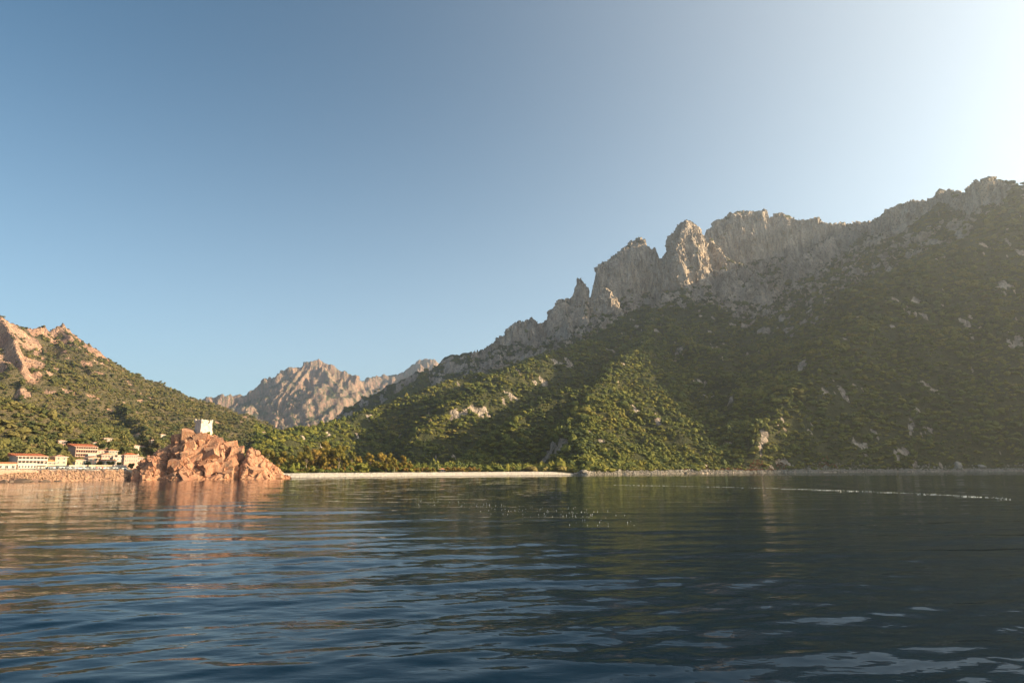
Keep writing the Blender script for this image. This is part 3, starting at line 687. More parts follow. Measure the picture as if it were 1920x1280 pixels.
for nm, fn, coll, mt, lab, seed, near, mid, farp in (
    ('maquis', RIGHT, COL_R, M_maquis, 'dense olive green maquis and holm oak covering the mountain slope', 21, 4.4, 5.8, 7.5),
    ('hillside_scrub', LEFT, COL_L, M_maquis_l, 'dry olive and brown scrub covering the sunlit hillside', 22, 4.4, 5.2, 6.6)):
    a_, b_ = (az_of(455), A1) if nm == 'maquis' else (A0, az_of(575))
    parts = [cover(near, 380, 950, a_, b_, fn)[0], cover(mid, 950, 1450, a_, b_, fn)[0], cover(farp, 1450, 2500, a_, b_, fn)[0]]
    S_, Rr_, I_ = [], [], []
    for q, (mn, mx) in zip(parts, ((1.8, 8.2), (2.2, 8.4), (2.8, 8.6))):
        a, b, c = dress(q, mn * (1 if nm == 'maquis' else 0.75), mx * (1 if nm == 'maquis' else 0.66), seed); S_.append(a); Rr_.append(b); I_.append(c)
    pts = np.concatenate(parts); pts[:, 2] -= 0.3
    print(nm, len(pts))
    scatter(nm, pts, np.concatenate(S_), np.concatenate(Rr_), np.concatenate(I_), coll, lab, mt)

# ------------------------------------------------------------------ trees one can tell apart
def tree_proto(name, leaf_mat, h, cw, lobes, seed, trunk_r, shape='round', leafn=900):
    rnd = random.Random(seed); root = empty(name, (0, 0, 0))
    tb = MB(); top = h * (0.62 if shape != 'umbrella' else 0.8)
    lean = (rnd.uniform(-.06, .06) * h, rnd.uniform(-.06, .06) * h)
    tb.tube([(0, 0, -0.8), (lean[0] * .3, lean[1] * .3, top * .45), (lean[0], lean[1], top)], [trunk_r * 1.3, trunk_r, trunk_r * .55], 7)
    cs = []
    for l in range(lobes):
        a = 2.4 * l + rnd.uniform(-.5, .5); q = math.sqrt((l + .3) / lobes)
        if shape == 'umbrella': c = Vector((q * cw * .75 * math.cos(a), q * cw * .75 * math.sin(a), h * rnd.uniform(.80, .92))); r = cw * rnd.uniform(.24, .36)
        elif shape == 'tall': c = Vector((q * cw * .7 * math.cos(a), q * cw * .7 * math.sin(a), h * rnd.uniform(.34, .92) - q * h * .05)); r = cw * rnd.uniform(.26, .44)
        else: c = Vector((q * cw * .6 * math.cos(a), q * cw * .6 * math.sin(a), h * rnd.uniform(.38, .8))); r = cw * rnd.uniform(.32, .5)
        cs.append((c, r))
        st = Vector((lean[0] * .5, lean[1] * .5, top * rnd.uniform(.4, .9)))
        tb.tube([st, (st + c) / 2 + Vector((0, 0, .2)), c], [trunk_r * .45, trunk_r * .3, trunk_r * .15], 5)
    tb.obj('trunk', M_bark, root)
    vs, fs = [], []
    for c, r in cs:                        # inner leafy masses + loose sprays
        bm = bmesh.new(); bmesh.ops.create_icosphere(bm, subdivisions=2, radius=1); b0 = len(vs)
        for v in bm.verts:
            p = np.array([[v.co.x, v.co.y, v.co.z]]) * 2 + seed + c.x
            n = float(noise3(p[:, 0], p[:, 1], p[:, 2], 6)[0]) * .5 + rnd.uniform(-.12, .12)
            vs.append(tuple(c + Vector((v.co.x, v.co.y, v.co.z * (.55 if shape == 'umbrella' else .85))) * r * .78 * (1 + n)))
        fs += [tuple(b0 + v.index for v in f.verts) for f in bm.faces]; bm.free()
    for k in range(leafn):
        c, r = rnd.choice(cs); o = Vector((rnd.gauss(0, 1), rnd.gauss(0, 1), rnd.gauss(0.15, 1))).normalized()
        p = c + Vector((o.x, o.y, o.z * (.6 if shape == 'umbrella' else .9))) * r * rnd.uniform(.7, 1.15)
        sz = rnd.uniform(.14, .38) * (h / 12) ** .5; u = o.orthogonal().normalized(); w = o.cross(u)
        an = rnd.uniform(0, 6.28); u2 = (u * math.cos(an) + w * math.sin(an)) * sz; w2 = (w * math.cos(an) - u * math.sin(an)) * sz * .7 + o * rnd.uniform(-.2, .2) * sz
        i = len(vs); vs += [tuple(p - u2), tuple(p + w2), tuple(p + u2), tuple(p - w2)]; fs.append((i, i + 1, i + 2, i + 3))
    me = bpy.data.meshes.new('crown'); me.from_pydata(vs, [], fs); me.materials.append(leaf_mat); me.update()
    link(bpy.data.objects.new('crown', me), root)
    return root
class Kind:
    """first use moves the prototype itself, later uses copy it"""
    def __init__(s, roots): s.roots = roots; s.used = [False] * len(roots)
    def place(s, i, loc, rz, sc, label, cat, group):
        i %= len(s.roots); r = s.roots[i]
        if s.used[i]: r = copy_tree(r)
        s.used[i] = True
        r.location = loc; r.rotation_euler = (0, 0, rz); r.scale = sc if isinstance(sc, tuple) else (sc, sc, sc)
        return tag(r, label, cat, group)
EU = Kind([tree_proto('eucalyptus_tree', M_euca, 15, 5.2, 11, 31 + k, .38, 'tall', 1300) for k in range(4)])
env_x = [500, 515, 533, 547, 561, 575, 590, 607, 625, 641, 660, 671, 694, 715, 733, 756, 768]
env_y = [850, 858, 853, 860, 854, 846, 850, 838, 848, 845, 855, 861, 856, 855, 856, 860, 868]
grp = [(x, y, 590 + random.uniform(-12, 25)) for x, y in zip(env_x, env_y)]
for k in range(34):
    x = random.uniform(512, 752); back = random.random() < .35
    grp.append((x, np.interp(x, env_x, env_y) + random.uniform(5, 24), random.uniform(548, 585)))
LE = ['tall bronze and olive eucalyptus in the sunlit grove behind the pale beach', 'smaller leafy eucalyptus along the front of the grove facing the pale beach']
for i, (x, y, d) in enumerate(grp):
    q = P(x, y, d); gz = ground_z(q[0], q[1]); hgt = max((q[2] - gz) * 1.25, 6)
    sc = hgt / 14.2
    EU.place(random.randrange(4), (q[0], q[1], gz), random.uniform(0, 6.28), (max(sc, .5) * random.uniform(.8, 1.05), max(sc, .5) * random.uniform(.8, 1.05), sc), LE[i >= len(env_x)], 'tree', ['tall eucalyptus trees of the grove', 'smaller trees along the front of the grove'][i >= len(env_x)])
BT = Kind([tree_proto('beach_tree', M_tama, 4.2, 2.4, 6, 51 + k, .16, 'round', 420) for k in range(3)])
for i, x in enumerate([558, 566, 577, 590, 604, 617, 631, 645, 659, 674, 688, 702, 716, 730, 744, 757, 763, 770, 777, 784, 791, 799, 805, 812, 836, 843, 850, 857, 863, 869, 876, 882, 888, 893, 899]):
    d = np.interp(x, [550, 600, 800, 900], [520, 530, 578, 605]) + random.uniform(-1, 3)
    q = P(x + random.uniform(-1, 1), 884, d); gz = ground_z(q[0], q[1]); left_ = x < 825
    BT.place(i, (q[0], q[1], gz - .15), random.uniform(0, 6), random.uniform(.72, 1.15),
             'small round rust coloured tree in the row between grove and beach hut' if left_ else 'small round golden tree in the neat row beyond the beach hut', 'tree',
             'rust coloured trees lining the back of the beach' if left_ else 'golden trees in the row beyond the beach hut')
UP_ = tree_proto('umbrella_pine', M_pine, 8.5, 7.2, 14, 71, .3, 'umbrella', 1500)
q = P(140, 838, 556); UP_.location = (q[0], q[1], ground_z(q[0], q[1])); UP_.scale = (.95, .8, (P(140, 824, 556)[2] - UP_.location.z) / 8.4)
tag(UP_, 'broad bright yellow green umbrella pine right behind the tall red roofed hotel', 'tree')
VT = Kind([tree_proto('garden_tree', M_maquis_l, 6, 3.0, 7, 91 + k, .2, 'round', 520) for k in range(3)])
for i, (x, y, d, sc, lab) in enumerate([
    (80,866,455,.9,'dark leafy tree behind the right end of the white terraced hotel'), (70,856,470,.8,'rounded tree on the slope above the long hotel roof'),
    (130,874,452,1.0,'dark green tree between the cream house and the small yellow house'), (178,868,470,1.0,'bushy tree below the arched pink house'),
    (186,872,462,.7,'low wide tree beside the terrace hedge'), (165,871,458,.7,'small tree right of the little yellow house'),
    (207,872,455,.8,'dark round tree in front of the stepped white houses'), (222,874,452,.7,'green tree left of the red roofed pink house terrace'),
    (252,858,520,1.0,'brown leafed tree behind the red roofed pink house'), (262,856,520,1.2,'rusty brown tree at the foot of the valley hillside'),
    (234,850,535,1.2,'broad brown tree above the red roofed pink house'), (215,850,530,1.0,'spreading tree behind the stepped white houses'),
    (122,858,490,1.0,'dark tree below the shaded wall of the tall hotel'), (112,860,480,.9,'yellow green tree above the cream house roof'),
    (5,866,440,1.1,'dark tree behind the low orange roofed annex'), (246,872,455,.8,'green tree on the terrace below the pink house')]):
    q = P(x, y, d); gz = ground_z(q[0], q[1]); VT.place(i, (q[0], q[1], gz - .2), i * 1.7, sc, lab, 'tree', 'garden trees in the village')

# ------------------------------------------------------------------ buildings
M_white = simple_mat('white_render', (0.50, 0.385, 0.32), 0.85, 0.12, 0.6)
M_cream = simple_mat('cream_render', (0.50, 0.37, 0.25), 0.85, 0.08, 0.6)
M_pink = simple_mat('pink_render', (0.44, 0.27, 0.21), 0.85, 0.08, 0.6)
M_rose = simple_mat('rose_render', (0.44, 0.26, 0.20), 0.85, 0.08, 0.6)
M_glass = simple_mat('window_glass', (0.03, 0.035, 0.04), 0.12, 0.2, 1, 0, 0.5)
M_frame = simple_mat('window_frame', (0.60, 0.55, 0.50), 0.6, 0.1)
M_shut = simple_mat('shutter_wood', (0.26, 0.24, 0.18), 0.7, 0.15)
def tile_mat(name, col):
    mt, t, b = new_mat(name); g = NT(t); co = g.n('ShaderNodeTexCoord').outputs['Object']
    w = g.n('ShaderNodeTexWave', {'Vector': co, 'Scale': 1.4, 'Distortion': 0.3, 'Detail': 1.0}, wave_type='BANDS', bands_direction='X').outputs['Fac']
    n = g.noise(co, 1.2, 5, .7)
    c = g.ramp(n, [(0.25, tuple(v * .6 for v in col)), (0.5, col), (0.8, tuple(min(1, v * 1.35) for v in col))])
    g.link(c, b.inputs['Base Color']); b.inputs['Roughness'].default_value = .85
    g.link(g.bump(w, .12), b.inputs['Normal']); return mt
M_tile = tile_mat('roof_tiles', (0.46, 0.13, 0.055)); M_tile2 = tile_mat('pale_roof_tiles', (0.50, 0.26, 0.17)); M_tile3 = tile_mat('orange_roof_tiles', (0.52, 0.22, 0.10))
def win_mesh(w, h):
    f = MB(); t = .09
    f.box(-w/2-t, w/2+t, -.06, .0, h/2, h/2+t); f.box(-w/2-t, w/2+t, -.09, .0, -h/2-t, -h/2); f.box(-w/2-t, -w/2, -.06, 0, -h/2, h/2); f.box(w/2, w/2+t, -.06, 0, -h/2, h/2); f.box(-.03, .03, -.05, -.02, -h/2, h/2)
    return f.mesh('window', M_frame), MB().box(-w/2, w/2, -.018, 0.002, -h/2, h/2).mesh('pane', M_glass), [MB().box(sx_-.24, sx_+.24, -.07, 0.001, -h/2, h/2).mesh('shutter', M_shut) for sx_ in (-w/2-t-.26, w/2+t+.26)]
WM = {}
def window(root, x, y, z, rz, w=1.1, h=1.5, shut=False):
    if (w, h) not in WM: WM[(w, h)] = win_mesh(w, h)
    a, b, c = WM[(w, h)]
    o = link(bpy.data.objects.new('window', a), root); o.location = (x, y, z); o.rotation_euler = (0, 0, rz)
    link(bpy.data.objects.new('pane', b), o)
    if shut:
        for c_ in c: link(bpy.data.objects.new('shutter', c_), o)
def roof(root, w, d, z, hgt, mat, kind='hip', ov=.6):
    a, b = w / 2 + ov, d / 2 + ov; mb = MB()
    if kind == 'gable_side':   # ridge along x
        mb.poly([(-a,-b,z),(a,-b,z),(a,b,z),(-a,b,z),(-a,0,z+hgt),(a,0,z+hgt)], [(0,1,5,4),(2,3,4,5),(0,4,3),(1,2,5),(0,3,2,1)])
    elif kind == 'gable_front':
        mb.poly([(-a,-b,z),(a,-b,z),(a,b,z),(-a,b,z),(0,-b,z+hgt),(0,b,z+hgt)], [(0,4,5,3),(1,2,5,4),(0,1,4),(2,3,5),(0,3,2,1)])
    elif kind == 'shed':       # one slope rising to the back
        mb.poly([(-a,-b,z),(a,-b,z),(a,b,z),(-a,b,z),(a,b,z+hgt),(-a,b,z+hgt)], [(0,1,4,5),(1,2,4),(0,5,3),(2,3,5,4),(0,3,2,1)])
    else:
        c = max(a - b, .2); mb.poly([(-a,-b,z),(a,-b,z),(a,b,z),(-a,b,z),(-c,0,z+hgt),(c,0,z+hgt)], [(0,1,5,4),(2,3,4,5),(0,4,3),(1,2,5),(0,3,2,1)])
    o = mb.obj('roof', mat, root)
    MB().box(-a+.08, a-.08, -b+.08, b-.08, z-.22, z-.01).obj('eaves', M_frame, root)
    return o
FACE = math.atan2(0.82, 0.57)   # facades look out over the bay, to the right of the viewer
def house(name, label, cat, px, py, d, w, dep, h, wallm, roofm, rkind='hip', rh=1.6, floors=2, ncol=4, rz=None, shut=True, group=None, side=True, win=(1.1, 1.5), loggia=0, base=4):
    w, dep, h, rh = w * .68, dep * .68, h * .82, rh * .75; win = (win[0] * .8, win[1] * .8)
    q = P(px, py, d); root = empty(name, tuple(q), FACE if rz is None else rz)
    MB().box(-w/2, w/2, -dep/2, dep/2, -base, h).obj('wall', wallm, root)
    if rkind != 'flat': r_ = roof(root, w, dep, h, rh, roofm, rkind)
    else: MB().box(-w/2-.15, w/2+.15, -dep/2-.15, dep/2+.15, h, h+.35).obj('parapet', wallm, root)
    fh = h / floors
    if loggia:                      # slabs, parapets and fins in front of the wall make deep shaded bays
        f0 = floors - loggia
        for k in range(f0, floors + 1):
            z = k * fh - (.35 if k == floors else 0)
            MB().box(-w/2, w/2, -dep/2-1.3, -dep/2-.002, z, z+.25).obj('balcony_slab', wallm, root)
            if k < floors: MB().box(-w/2+.02, w/2-.02, -dep/2-1.32, -dep/2-1.2, z+.252, z+.95).obj('balcony_parapet', M_white if wallm is M_white else wallm, root)
        for k in range(ncol + 1):
            x = -w/2 + .12 + (w - .24) * k / ncol
            MB().box(x-.11, x+.11, -dep/2-1.18, -dep/2-.003, f0*fh+.252, h-.352).obj('balcony_fin', wallm, root)
        for k in range(f0, floors):
            for c in range(ncol): window(root, -w/2 + w*(c+.5)/ncol, -dep/2-.002, k*fh+.25+.85, 0, round(w/ncol*.62, 2), 1.6)
    for k in range(floors - loggia):
        for c in range(ncol): window(root, -w/2 + w*(c+.5)/ncol, -dep/2-.002, k*fh + fh*.52, 0, *win, shut=shut)
    if side:
        for k in range(floors):
            for c in (-.25, .25): window(root, -w/2-.002, dep*c, k*fh + fh*.52, -math.pi/2, .75, 1.0)
            for c in (-.25, .25): window(root, w/2+.002, dep*c, k*fh + fh*.52, math.pi/2, .75, 1.0)
    if group: root['group'] = group
    return tag(root, label, cat)
G_ = 'buildings of the village'
house('hotel', 'long white hotel with two balcony rows and red roof behind the sea wall', 'hotel', 50, 881, 440, 20, 15, 8.6, M_white, M_tile, 'shed', 2.2, 3, 8, loggia=2, shut=False, side=False)
house('terrace_pavilion', 'low white pavilion with dark arched openings in front of the long hotel', 'pavilion', 48, 881, 428, 12.0, 4, 3.9, M_white, M_tile, 'flat', floors=1, ncol=6, shut=False, side=False, win=(1.0, 1.5))
house('annex', 'low white annex with a shallow orange tiled roof at the end of the sea wall', 'building', 8, 881, 424, 12, 7, 3.6, M_white, M_tile3, 'gable_side', 1.3, 1, 3, win=(1.6, 1.6), shut=False, side=False)
house('house', 'low cream house with an orange roof joined to the taller cream house', 'house', 88, 879, 441, 8.5, 9, 4.6, M_cream, M_tile3, 'gable_front', 1.5, 2, 3, win=(.9, 1.2))
house('house', 'cream three storey house with shutters and a pale hipped roof', 'house', 108, 878, 448, 8.5, 9.5, 7.6, M_cream, M_tile2, 'hip', 1.5, 3, 2, win=(1.0, 1.3))
house('hotel', 'tall pink hotel with three balcony rows and bright red roof above the village', 'hotel', 153, 858, 520, 19, 14, 8.6, M_pink, M_tile, 'shed', 2.6, 3, 9, loggia=3, shut=False, side=False)
house('annex', 'small white flat roofed annex beside the tall pink hotel', 'building', 171, 859, 505, 8.5, 6, 2.9, M_white, M_tile, 'flat', floors=1, ncol=5, shut=False, side=False, win=(1.0, 1.3))
house('house', 'small yellow house with narrow windows and a low pink roof', 'house', 147, 874, 463, 8.2, 7, 4.3, M_cream, M_tile2, 'hip', 1.0, 1, 3, win=(.7, 1.7), shut=False)
house('house', 'pink house with a broad gable and a row of pale arched windows', 'house', 196, 866, 492, 10, 9, 5.2, M_rose, M_tile2, 'gable_front', 1.8, 2, 4, win=(1.0, 1.6), shut=False)
house('house', 'narrow stepped white house left of the red roofed pink house', 'house', 214, 870, 478, 5.5, 6, 4.6, M_white, M_tile2, 'flat', floors=2, ncol=2, win=(.9, 1.2), shut=False)
house('house', 'little white cube house with a shaded doorway among the terrace trees', 'house', 222, 865, 490, 4.5, 5, 4.4, M_white, M_tile2, 'flat', floors=2, ncol=2, win=(.9, 1.2), shut=False)
house('guest_house', 'two storey pink guest house with a bright red roof nearest the rocky headland', 'house', 241, 867, 492, 12, 8, 5.6, M_pink, M_tile, 'hip', 1.8, 2, 6, win=(.8, 1.6), shut=False)
house('terrace_building', 'long low white terrace building with dark shopfronts along the quay', 'building', 143, 880.5, 437, 13, 5, 2.6, M_white, M_tile, 'flat', floors=1, ncol=6, win=(1.4, 1.5), shut=False, side=False)
house('quay_building', 'long cream flat roofed quay building below the pink gabled house', 'building', 188, 880, 441, 20, 5, 2.6, M_cream, M_tile, 'flat', floors=1, ncol=8, win=(1.4, 1.4), shut=False, side=False)
house('quay_shed', 'white shed at the inner end of the quay beside the headland', 'building', 222, 880, 444, 10, 5, 2.7, M_white, M_tile, 'flat', floors=1, ncol=4, win=(1.4, 1.4), shut=False, side=False)
house('pump_house', 'small windowless looking red brick coloured block on the shore below the quay', 'building', 175, 887.5, 424, 8, 4, 1.9, M_rose, M_tile, 'flat', floors=1, ncol=2, win=(.8, .8), shut=False, side=False)
house('house', 'narrow rose house squeezed between the yellow house and the pink gabled house', 'house', 170, 872, 470, 8, 8, 5.0, M_rose, M_tile2, 'gable_front', 1.4, 2, 2, win=(.9, 1.3), shut=True)
house('house', 'taller pink house with shutters behind the stepped white house', 'house', 207, 862, 512, 8, 8, 7.0, M_pink, M_tile3, 'hip', 1.4, 3, 3, win=(.9, 1.3), shut=True)
house('house', 'cream house with pale roof right of the tall pink hotel', 'house', 184, 856, 528, 10, 8, 4.6, M_cream, M_tile2, 'gable_side', 1.4, 2, 4, win=(.9, 1.2), shut=False)
house('house', 'low cream house under the stepped white house on the quay slope', 'house', 203, 873, 462, 9, 6, 3.4, M_cream, M_tile3, 'gable_side', 1.1, 1, 3, win=(1.0, 1.2), shut=False)
house('house', 'pale rose cottage at the right edge of the village behind the headland rocks', 'house', 256, 868, 500, 8, 7, 4.4, M_rose, M_tile2, 'hip', 1.2, 2, 3, win=(.9, 1.2), shut=False)
for i, (x, y, d, w, lab, wm, rm) in enumerate([
    (200, 827, 720, 10, 'pink villa with a reddish roof alone among the hillside scrub', M_pink, M_tile2),
    (178, 836, 620, 6, 'tiny white cottage above and behind the tall pink hotel', M_white, M_tile2),
    (202, 848, 560, 12, 'long pale villa on the slope above the pink gabled house', M_cream, M_tile2),
    (251, 841, 620, 9, 'white single storey villa above the brown trees', M_white, M_tile2),
    (263, 843, 610, 9, 'cream bungalow beside the white villa above the brown trees', M_cream, M_tile2),
    (304, 819, 820, 8, 'bright white villa high on the hillside left of the tower', M_white, M_tile2),
    (262, 818, 800, 9, 'cream villa with white walls among hillside gardens', M_cream, M_tile2),
    (250, 821, 780, 7, 'small pink villa left of the cream hillside villa', M_pink, M_tile2),
    (286, 830, 720, 7, 'small cream house on the hillside just above the headland shoulder', M_cream, M_tile2),
    (114, 833, 570, 7, 'half hidden rose house left of the umbrella pine', M_rose, M_tile2),
    (493, 813, 1150, 14, 'lone white house in the valley right of the headland', M_white, M_tile2)]):
    q = P(x, y, d); gz = None
    for dd in np.arange(d - 150, d + 500, 6):      # slide along the view ray to the real slope
        q = P(x, y, dd)
        if ground_z(q[0], q[1]) > q[2] - .4: gz = dd; break
    d2 = gz or d
    sc_ = d2 / d
    house('villa', lab, 'house', x, y, d2, w * sc_, 6 * sc_, 3.0 * sc_, wm, rm, 'hip', 1.1 * sc_, 1, 3, win=(1.0, 1.2), shut=False, group=None, side=False, base=6)
    TOWNCLEAR.append((q[0], q[1], 8))

# sea wall with its pale coping, in stone courses
M_stone = simple_mat('pink_stone', (0.38, 0.23, 0.165), .9, .25, .8, .05)
def sea_wall():
    a, b = P(-60, 897, 383), P(66, 897, 394); dx = b - a; Ln = math.hypot(dx[0], dx[1]); ang = math.atan2(dx[1], dx[0])
    root = empty('sea_wall', (a[0], a[1], 0), ang); tag(root, 'straight pink stone sea wall below the hotel terrace', 'wall')
    MB().box(0, Ln, .12, 3.4, -1, 5.0).obj('wall_core', M_stone, root)
    rs = random.Random(3); me = {}
    for c in range(6):
        x = -rs.uniform(0, 1.2)
        while x < Ln:
            w = rs.choice((1.9, 2.3, 2.7)); z0 = -.1 + c * .84
            if w not in me: me[w] = MB().box(.03, w - .03, -.04, .118, .03, .81).mesh('stone', M_stone)
            o = link(bpy.data.objects.new('stone', me[w]), root); o.location = (x, rs.uniform(-.05, .02), z0); x += w
    MB().box(-.2, Ln + .2, -.16, .8, 5.003, 5.25).obj('coping', M_white, root)
sea_wall()

# beach hut with its mast
q = P(829.5, 886.5, 590); hut = empty('beach_hut', (q[0], q[1], ground_z(q[0], q[1])), .1)
tag(hut, 'white beach hut with an overhanging orange roof at the back of the beach', 'hut')
MB().box(-2.5, 2.5, -2, 2, -.5, 2.3).obj('wall', M_white, hut); roof(hut, 5, 4, 2.3, 1.1, M_tile3, 'hip', .9)
for x in (-1.5, 0, 1.5): window(hut, x, -2.002, 1.2, 0, .9, 1.1)
q = P(821.5, 887, 588); gz = ground_z(q[0], q[1]); pole = empty('flag_pole', (q[0], q[1], gz)); tag(pole, 'thin pale pole standing left of the beach hut', 'pole')
MB().tube([(0, 0, -.4), (0, 0, 6.2)], [.09, .06], 8).obj('shaft', M_white, pole, True); MB().tube([(0, 0, 6.2), (0, 0, 6.4)], [.11, .05], 8).obj('finial', M_frame, pole, True)

# parked cars and vans along the quay
M_tyre = simple_mat('tyre', (.02, .02, .02), .8); M_cglass = simple_mat('car_glass', (.02, .025, .03), .1, .1, 1, 0, .5)
def car(col, name):
    mt = simple_mat(name + '_paint', col, .35, .03, 1, 0, .5); r = empty('parked_car', (0, 0, 0))
    sec = [(-2.1, .35, .75), (-2.0, .30, .86), (-1.0, .28, .92), (.9, .28, .95), (2.0, .3, .88), (2.15, .4, .7)]
    mb = MB(); pts = []
    for x, z0, z1 in sec: pts += [(x, -.84, z0), (x, .84, z0), (x, .80, z1), (x, -.80, z1)]
    fs = [(0, 1, 2, 3)[::-1], (20, 21, 22, 23)]
    for k in range(5):
        for j in range(4): fs.append((k*4+j, k*4+(j+1) % 4, k*4+4+(j+1) % 4, k*4+4+j))
    mb.poly(pts, fs); mb.poly([(-.75, -.62, 1.44), (1.1, -.62, 1.46), (1.1, .62, 1.46), (-.75, .62, 1.44), (-.7, -.6, 1.40), (1.05, -.6, 1.40), (1.05, .6, 1.40), (-.7, .6, 1.40)], [(0,1,2,3),(4,7,6,5),(0,4,5,1),(1,5,6,2),(2,6,7,3),(3,7,4,0)])
    mb.obj('body', mt, r)
    MB().poly([(-1.2,-.76,.92),(1.55,-.76,.94),(1.55,.76,.94),(-1.2,.76,.92),(-.7,-.6,1.398),(1.05,-.6,1.398),(1.05,.6,1.398),(-.7,.6,1.398)], [(0,1,5,4),(1,2,6,5),(2,3,7,6),(3,0,4,7)]).obj('windows', M_cglass, r)
    for x in (-1.3, 1.3):
        for y in (-.8, .8): MB().tube([(x, y-.1, .32), (x, y+.1, .32)], [.32, .32], 10).obj('wheel', M_tyre, r)
    return r
CARS = Kind([car((.75, .74, .72), 'white'), car((.05, .06, .08), 'dark'), car((.30, .31, .33), 'grey'), car((.35, .05, .04), 'red')])
cl = [(96, 1, 'dark car parked behind the cream houses, first of the quay row'), (101, 1, 'second dark car, beside the other near the cream houses'), (93, 0, 'white car nearest the long hotel pavilion'),
      (112, 0, 'white car below the three storey cream house'), (118, 2, 'grey car between two white cars below the cream house'), (123, 0, 'white car just left of the long terrace building'),
      (131, 2, 'grey car in front of the left end of the terrace building'), (150, 0, 'white car in front of the right end of the terrace building'), (163, 2, 'grey car left of the red shore block'),
      (181, 0, 'white car in front of the middle of the cream quay building'), (186, 3, 'small red car in front of the cream quay building'), (195, 0, 'white car near the right end of the cream quay building'),
      (203, 1, 'dark car between the quay building and the white shed'), (212, 0, 'white car in front of the white shed'), (220, 1, 'dark car at the right end of the white shed'), (229, 0, 'white car last in the row, nearest the headland')]
for x, k, lab in cl:
    q = P(x, 882, np.interp(x, [90, 230], [418, 432])); CARS.place(k, (q[0], q[1], ground_z(q[0], q[1]) + .02), random.uniform(-.2, .2) + (.9 if k % 2 else .3), 1.0, lab, 'car', 'cars parked along the quay')

# ------------------------------------------------------------------ tower on the headland
def tower():
    mt, t, b = new_mat('pale_tower_stone'); g = NT(t); co = g.n('ShaderNodeTexCoord').outputs['Object']
    n = g.noise(co, .8, 5, .65); n2 = g.noise(g.scaled(co, (1, 1, .25)), 1.2, 4, .6)
    vo = g.n('ShaderNodeTexVoronoi', {'Vector': g.scaled(co, (1, 1, 1.7)), 'Scale': 1.9}, feature='DISTANCE_TO_EDGE').outputs['Distance']
    c = g.ramp(n, [(.3, (.50, .40, .33)), (.55, (.66, .57, .49)), (.8, (.74, .67, .60))])
    c = g.mix(g.math('MULTIPLY', g.rampf(n2, .55, .75), .5), c, (.38, .28, .22))
    g.link(c, b.inputs['Base Color']); b.inputs['Roughness'].default_value = .92
    g.link(g.bump(g.math('ADD', g.rampf(vo, 0, .1), n), .12), b.inputs['Normal'])
    q0 = P(371, 806, 423); bz = head_z(q0[0], q0[1])
    ctr = P(381, 808, 430); top = P(381, 788.0, 430)[2] ; base = P(381, 812.5, 430)[2]; h = top - base + 2.0
    root = empty('watch_tower', (ctr[0], ctr[1], base - 2.0), math.atan2(0.80, 0.60)); tag(root, 'square pale stone watch tower with a broken parapet on top of the headland', 'tower')
    mb = MB(); lv = [(-5, 4.1), (2, 3.75), (h*.45, 3.4), (h*.8, 3.3), (h*.93, 3.4), (h - .3, 3.55)]
    pts = []
    for z, r_ in lv: pts += [(-r_, -r_, z), (r_, -r_, z), (r_, r_, z), (-r_, r_, z)]
    fs = [(0, 3, 2, 1), tuple(range(len(pts) - 4, len(pts)))]
    for k in range(len(lv) - 1):
        for j in range(4): fs.append((k*4+j, k*4+(j+1) % 4, k*4+4+(j+1) % 4, k*4+4+j))
    mb.poly(pts, fs); mb.obj('tower_wall', mt, root)
    rs = random.Random(9)
    dark = simple_mat('tower_shadowed_opening', (.05, .04, .035), .9)
    for sd_ in range(4):                               # broken parapet: stretches of wall of uneven height
        pr = MB(); x = -3.55; a = sd_ * math.pi / 2; ca_, sa_ = math.cos(a), math.sin(a)
        while x < 2.9:
            w = min(rs.uniform(.7, 1.5), 3.55 - x); hh = rs.uniform(.55, 1.1) * (1 if (x > 1.9 or x < -2.7) else rs.uniform(.35, .9))
            if sd_ == 0 and 0.9 < x + w/2 < 2.0: hh = .05
            b0 = len(pr.v); pr.box(x, x + w, -3.55, -2.9, h - .3, h - .3 + hh)
            pr.v[b0:] = [(p[0]*ca_ - p[1]*sa_, p[0]*sa_ + p[1]*ca_, p[2]) for p in pr.v[b0:]]
            x += w + .004
        pr.obj('parapet', mt, root)
    # machicolation box on the corner and a dark breach in the lit wall
    MB().box(-3.6, -2.2, -4.0, -3.4, h*.85, h*1.0).obj('corner_bartizan', mt, root)
    MB().box(-3.1, -2.65, -4.02, -4.01, h*.89, h*.93).obj('loophole', dark, root)
    MB().poly([(0.6, -3.44, h*.83), (1.1, -3.42, h*.79), (1.9, -3.58, h*.95), (1.5, -3.58, h*.97), (0.6, -3.0, h*.83), (1.1, -3.0, h*.79), (1.9, -3.0, h*.95), (1.5, -3.0, h*.97)], [(0,1,2,3),(0,4,5,1),(1,5,6,2),(2,6,7,3),(3,7,4,0)]).obj('breach', dark, root)
    MB().box(-3.95, -3.35, 2.2, 3.6, h*.87, h*1.02).obj('corner_turret', mt, root)
    return root
tower()
BS = Kind([tree_proto('garden_shrub', M_pine, 2.6, 1.7, 5, 121 + k, .08, 'round', 260) for k in range(2)])
for i, (x, y, lab) in enumerate([(384, 812, 'largest bright green shrub at the foot of the tower'), (391, 815, 'middle green shrub below the tower wall'), (398, 816, 'small green shrub farthest right below the tower'), (349, 804, 'little yellow green shrub on the rocks left of the tower')]):
    for dd in np.arange(408, 440, 1):
        q = P(x, y + 1.5, dd)
        if head_z(q[0], q[1]) > q[2] - .2: break
    BS.place(i, (q[0], q[1], head_z(q[0], q[1]) - .3), i, [1.15, .9, .8, .7][i], lab, 'shrub', 'green shrubs around the tower')

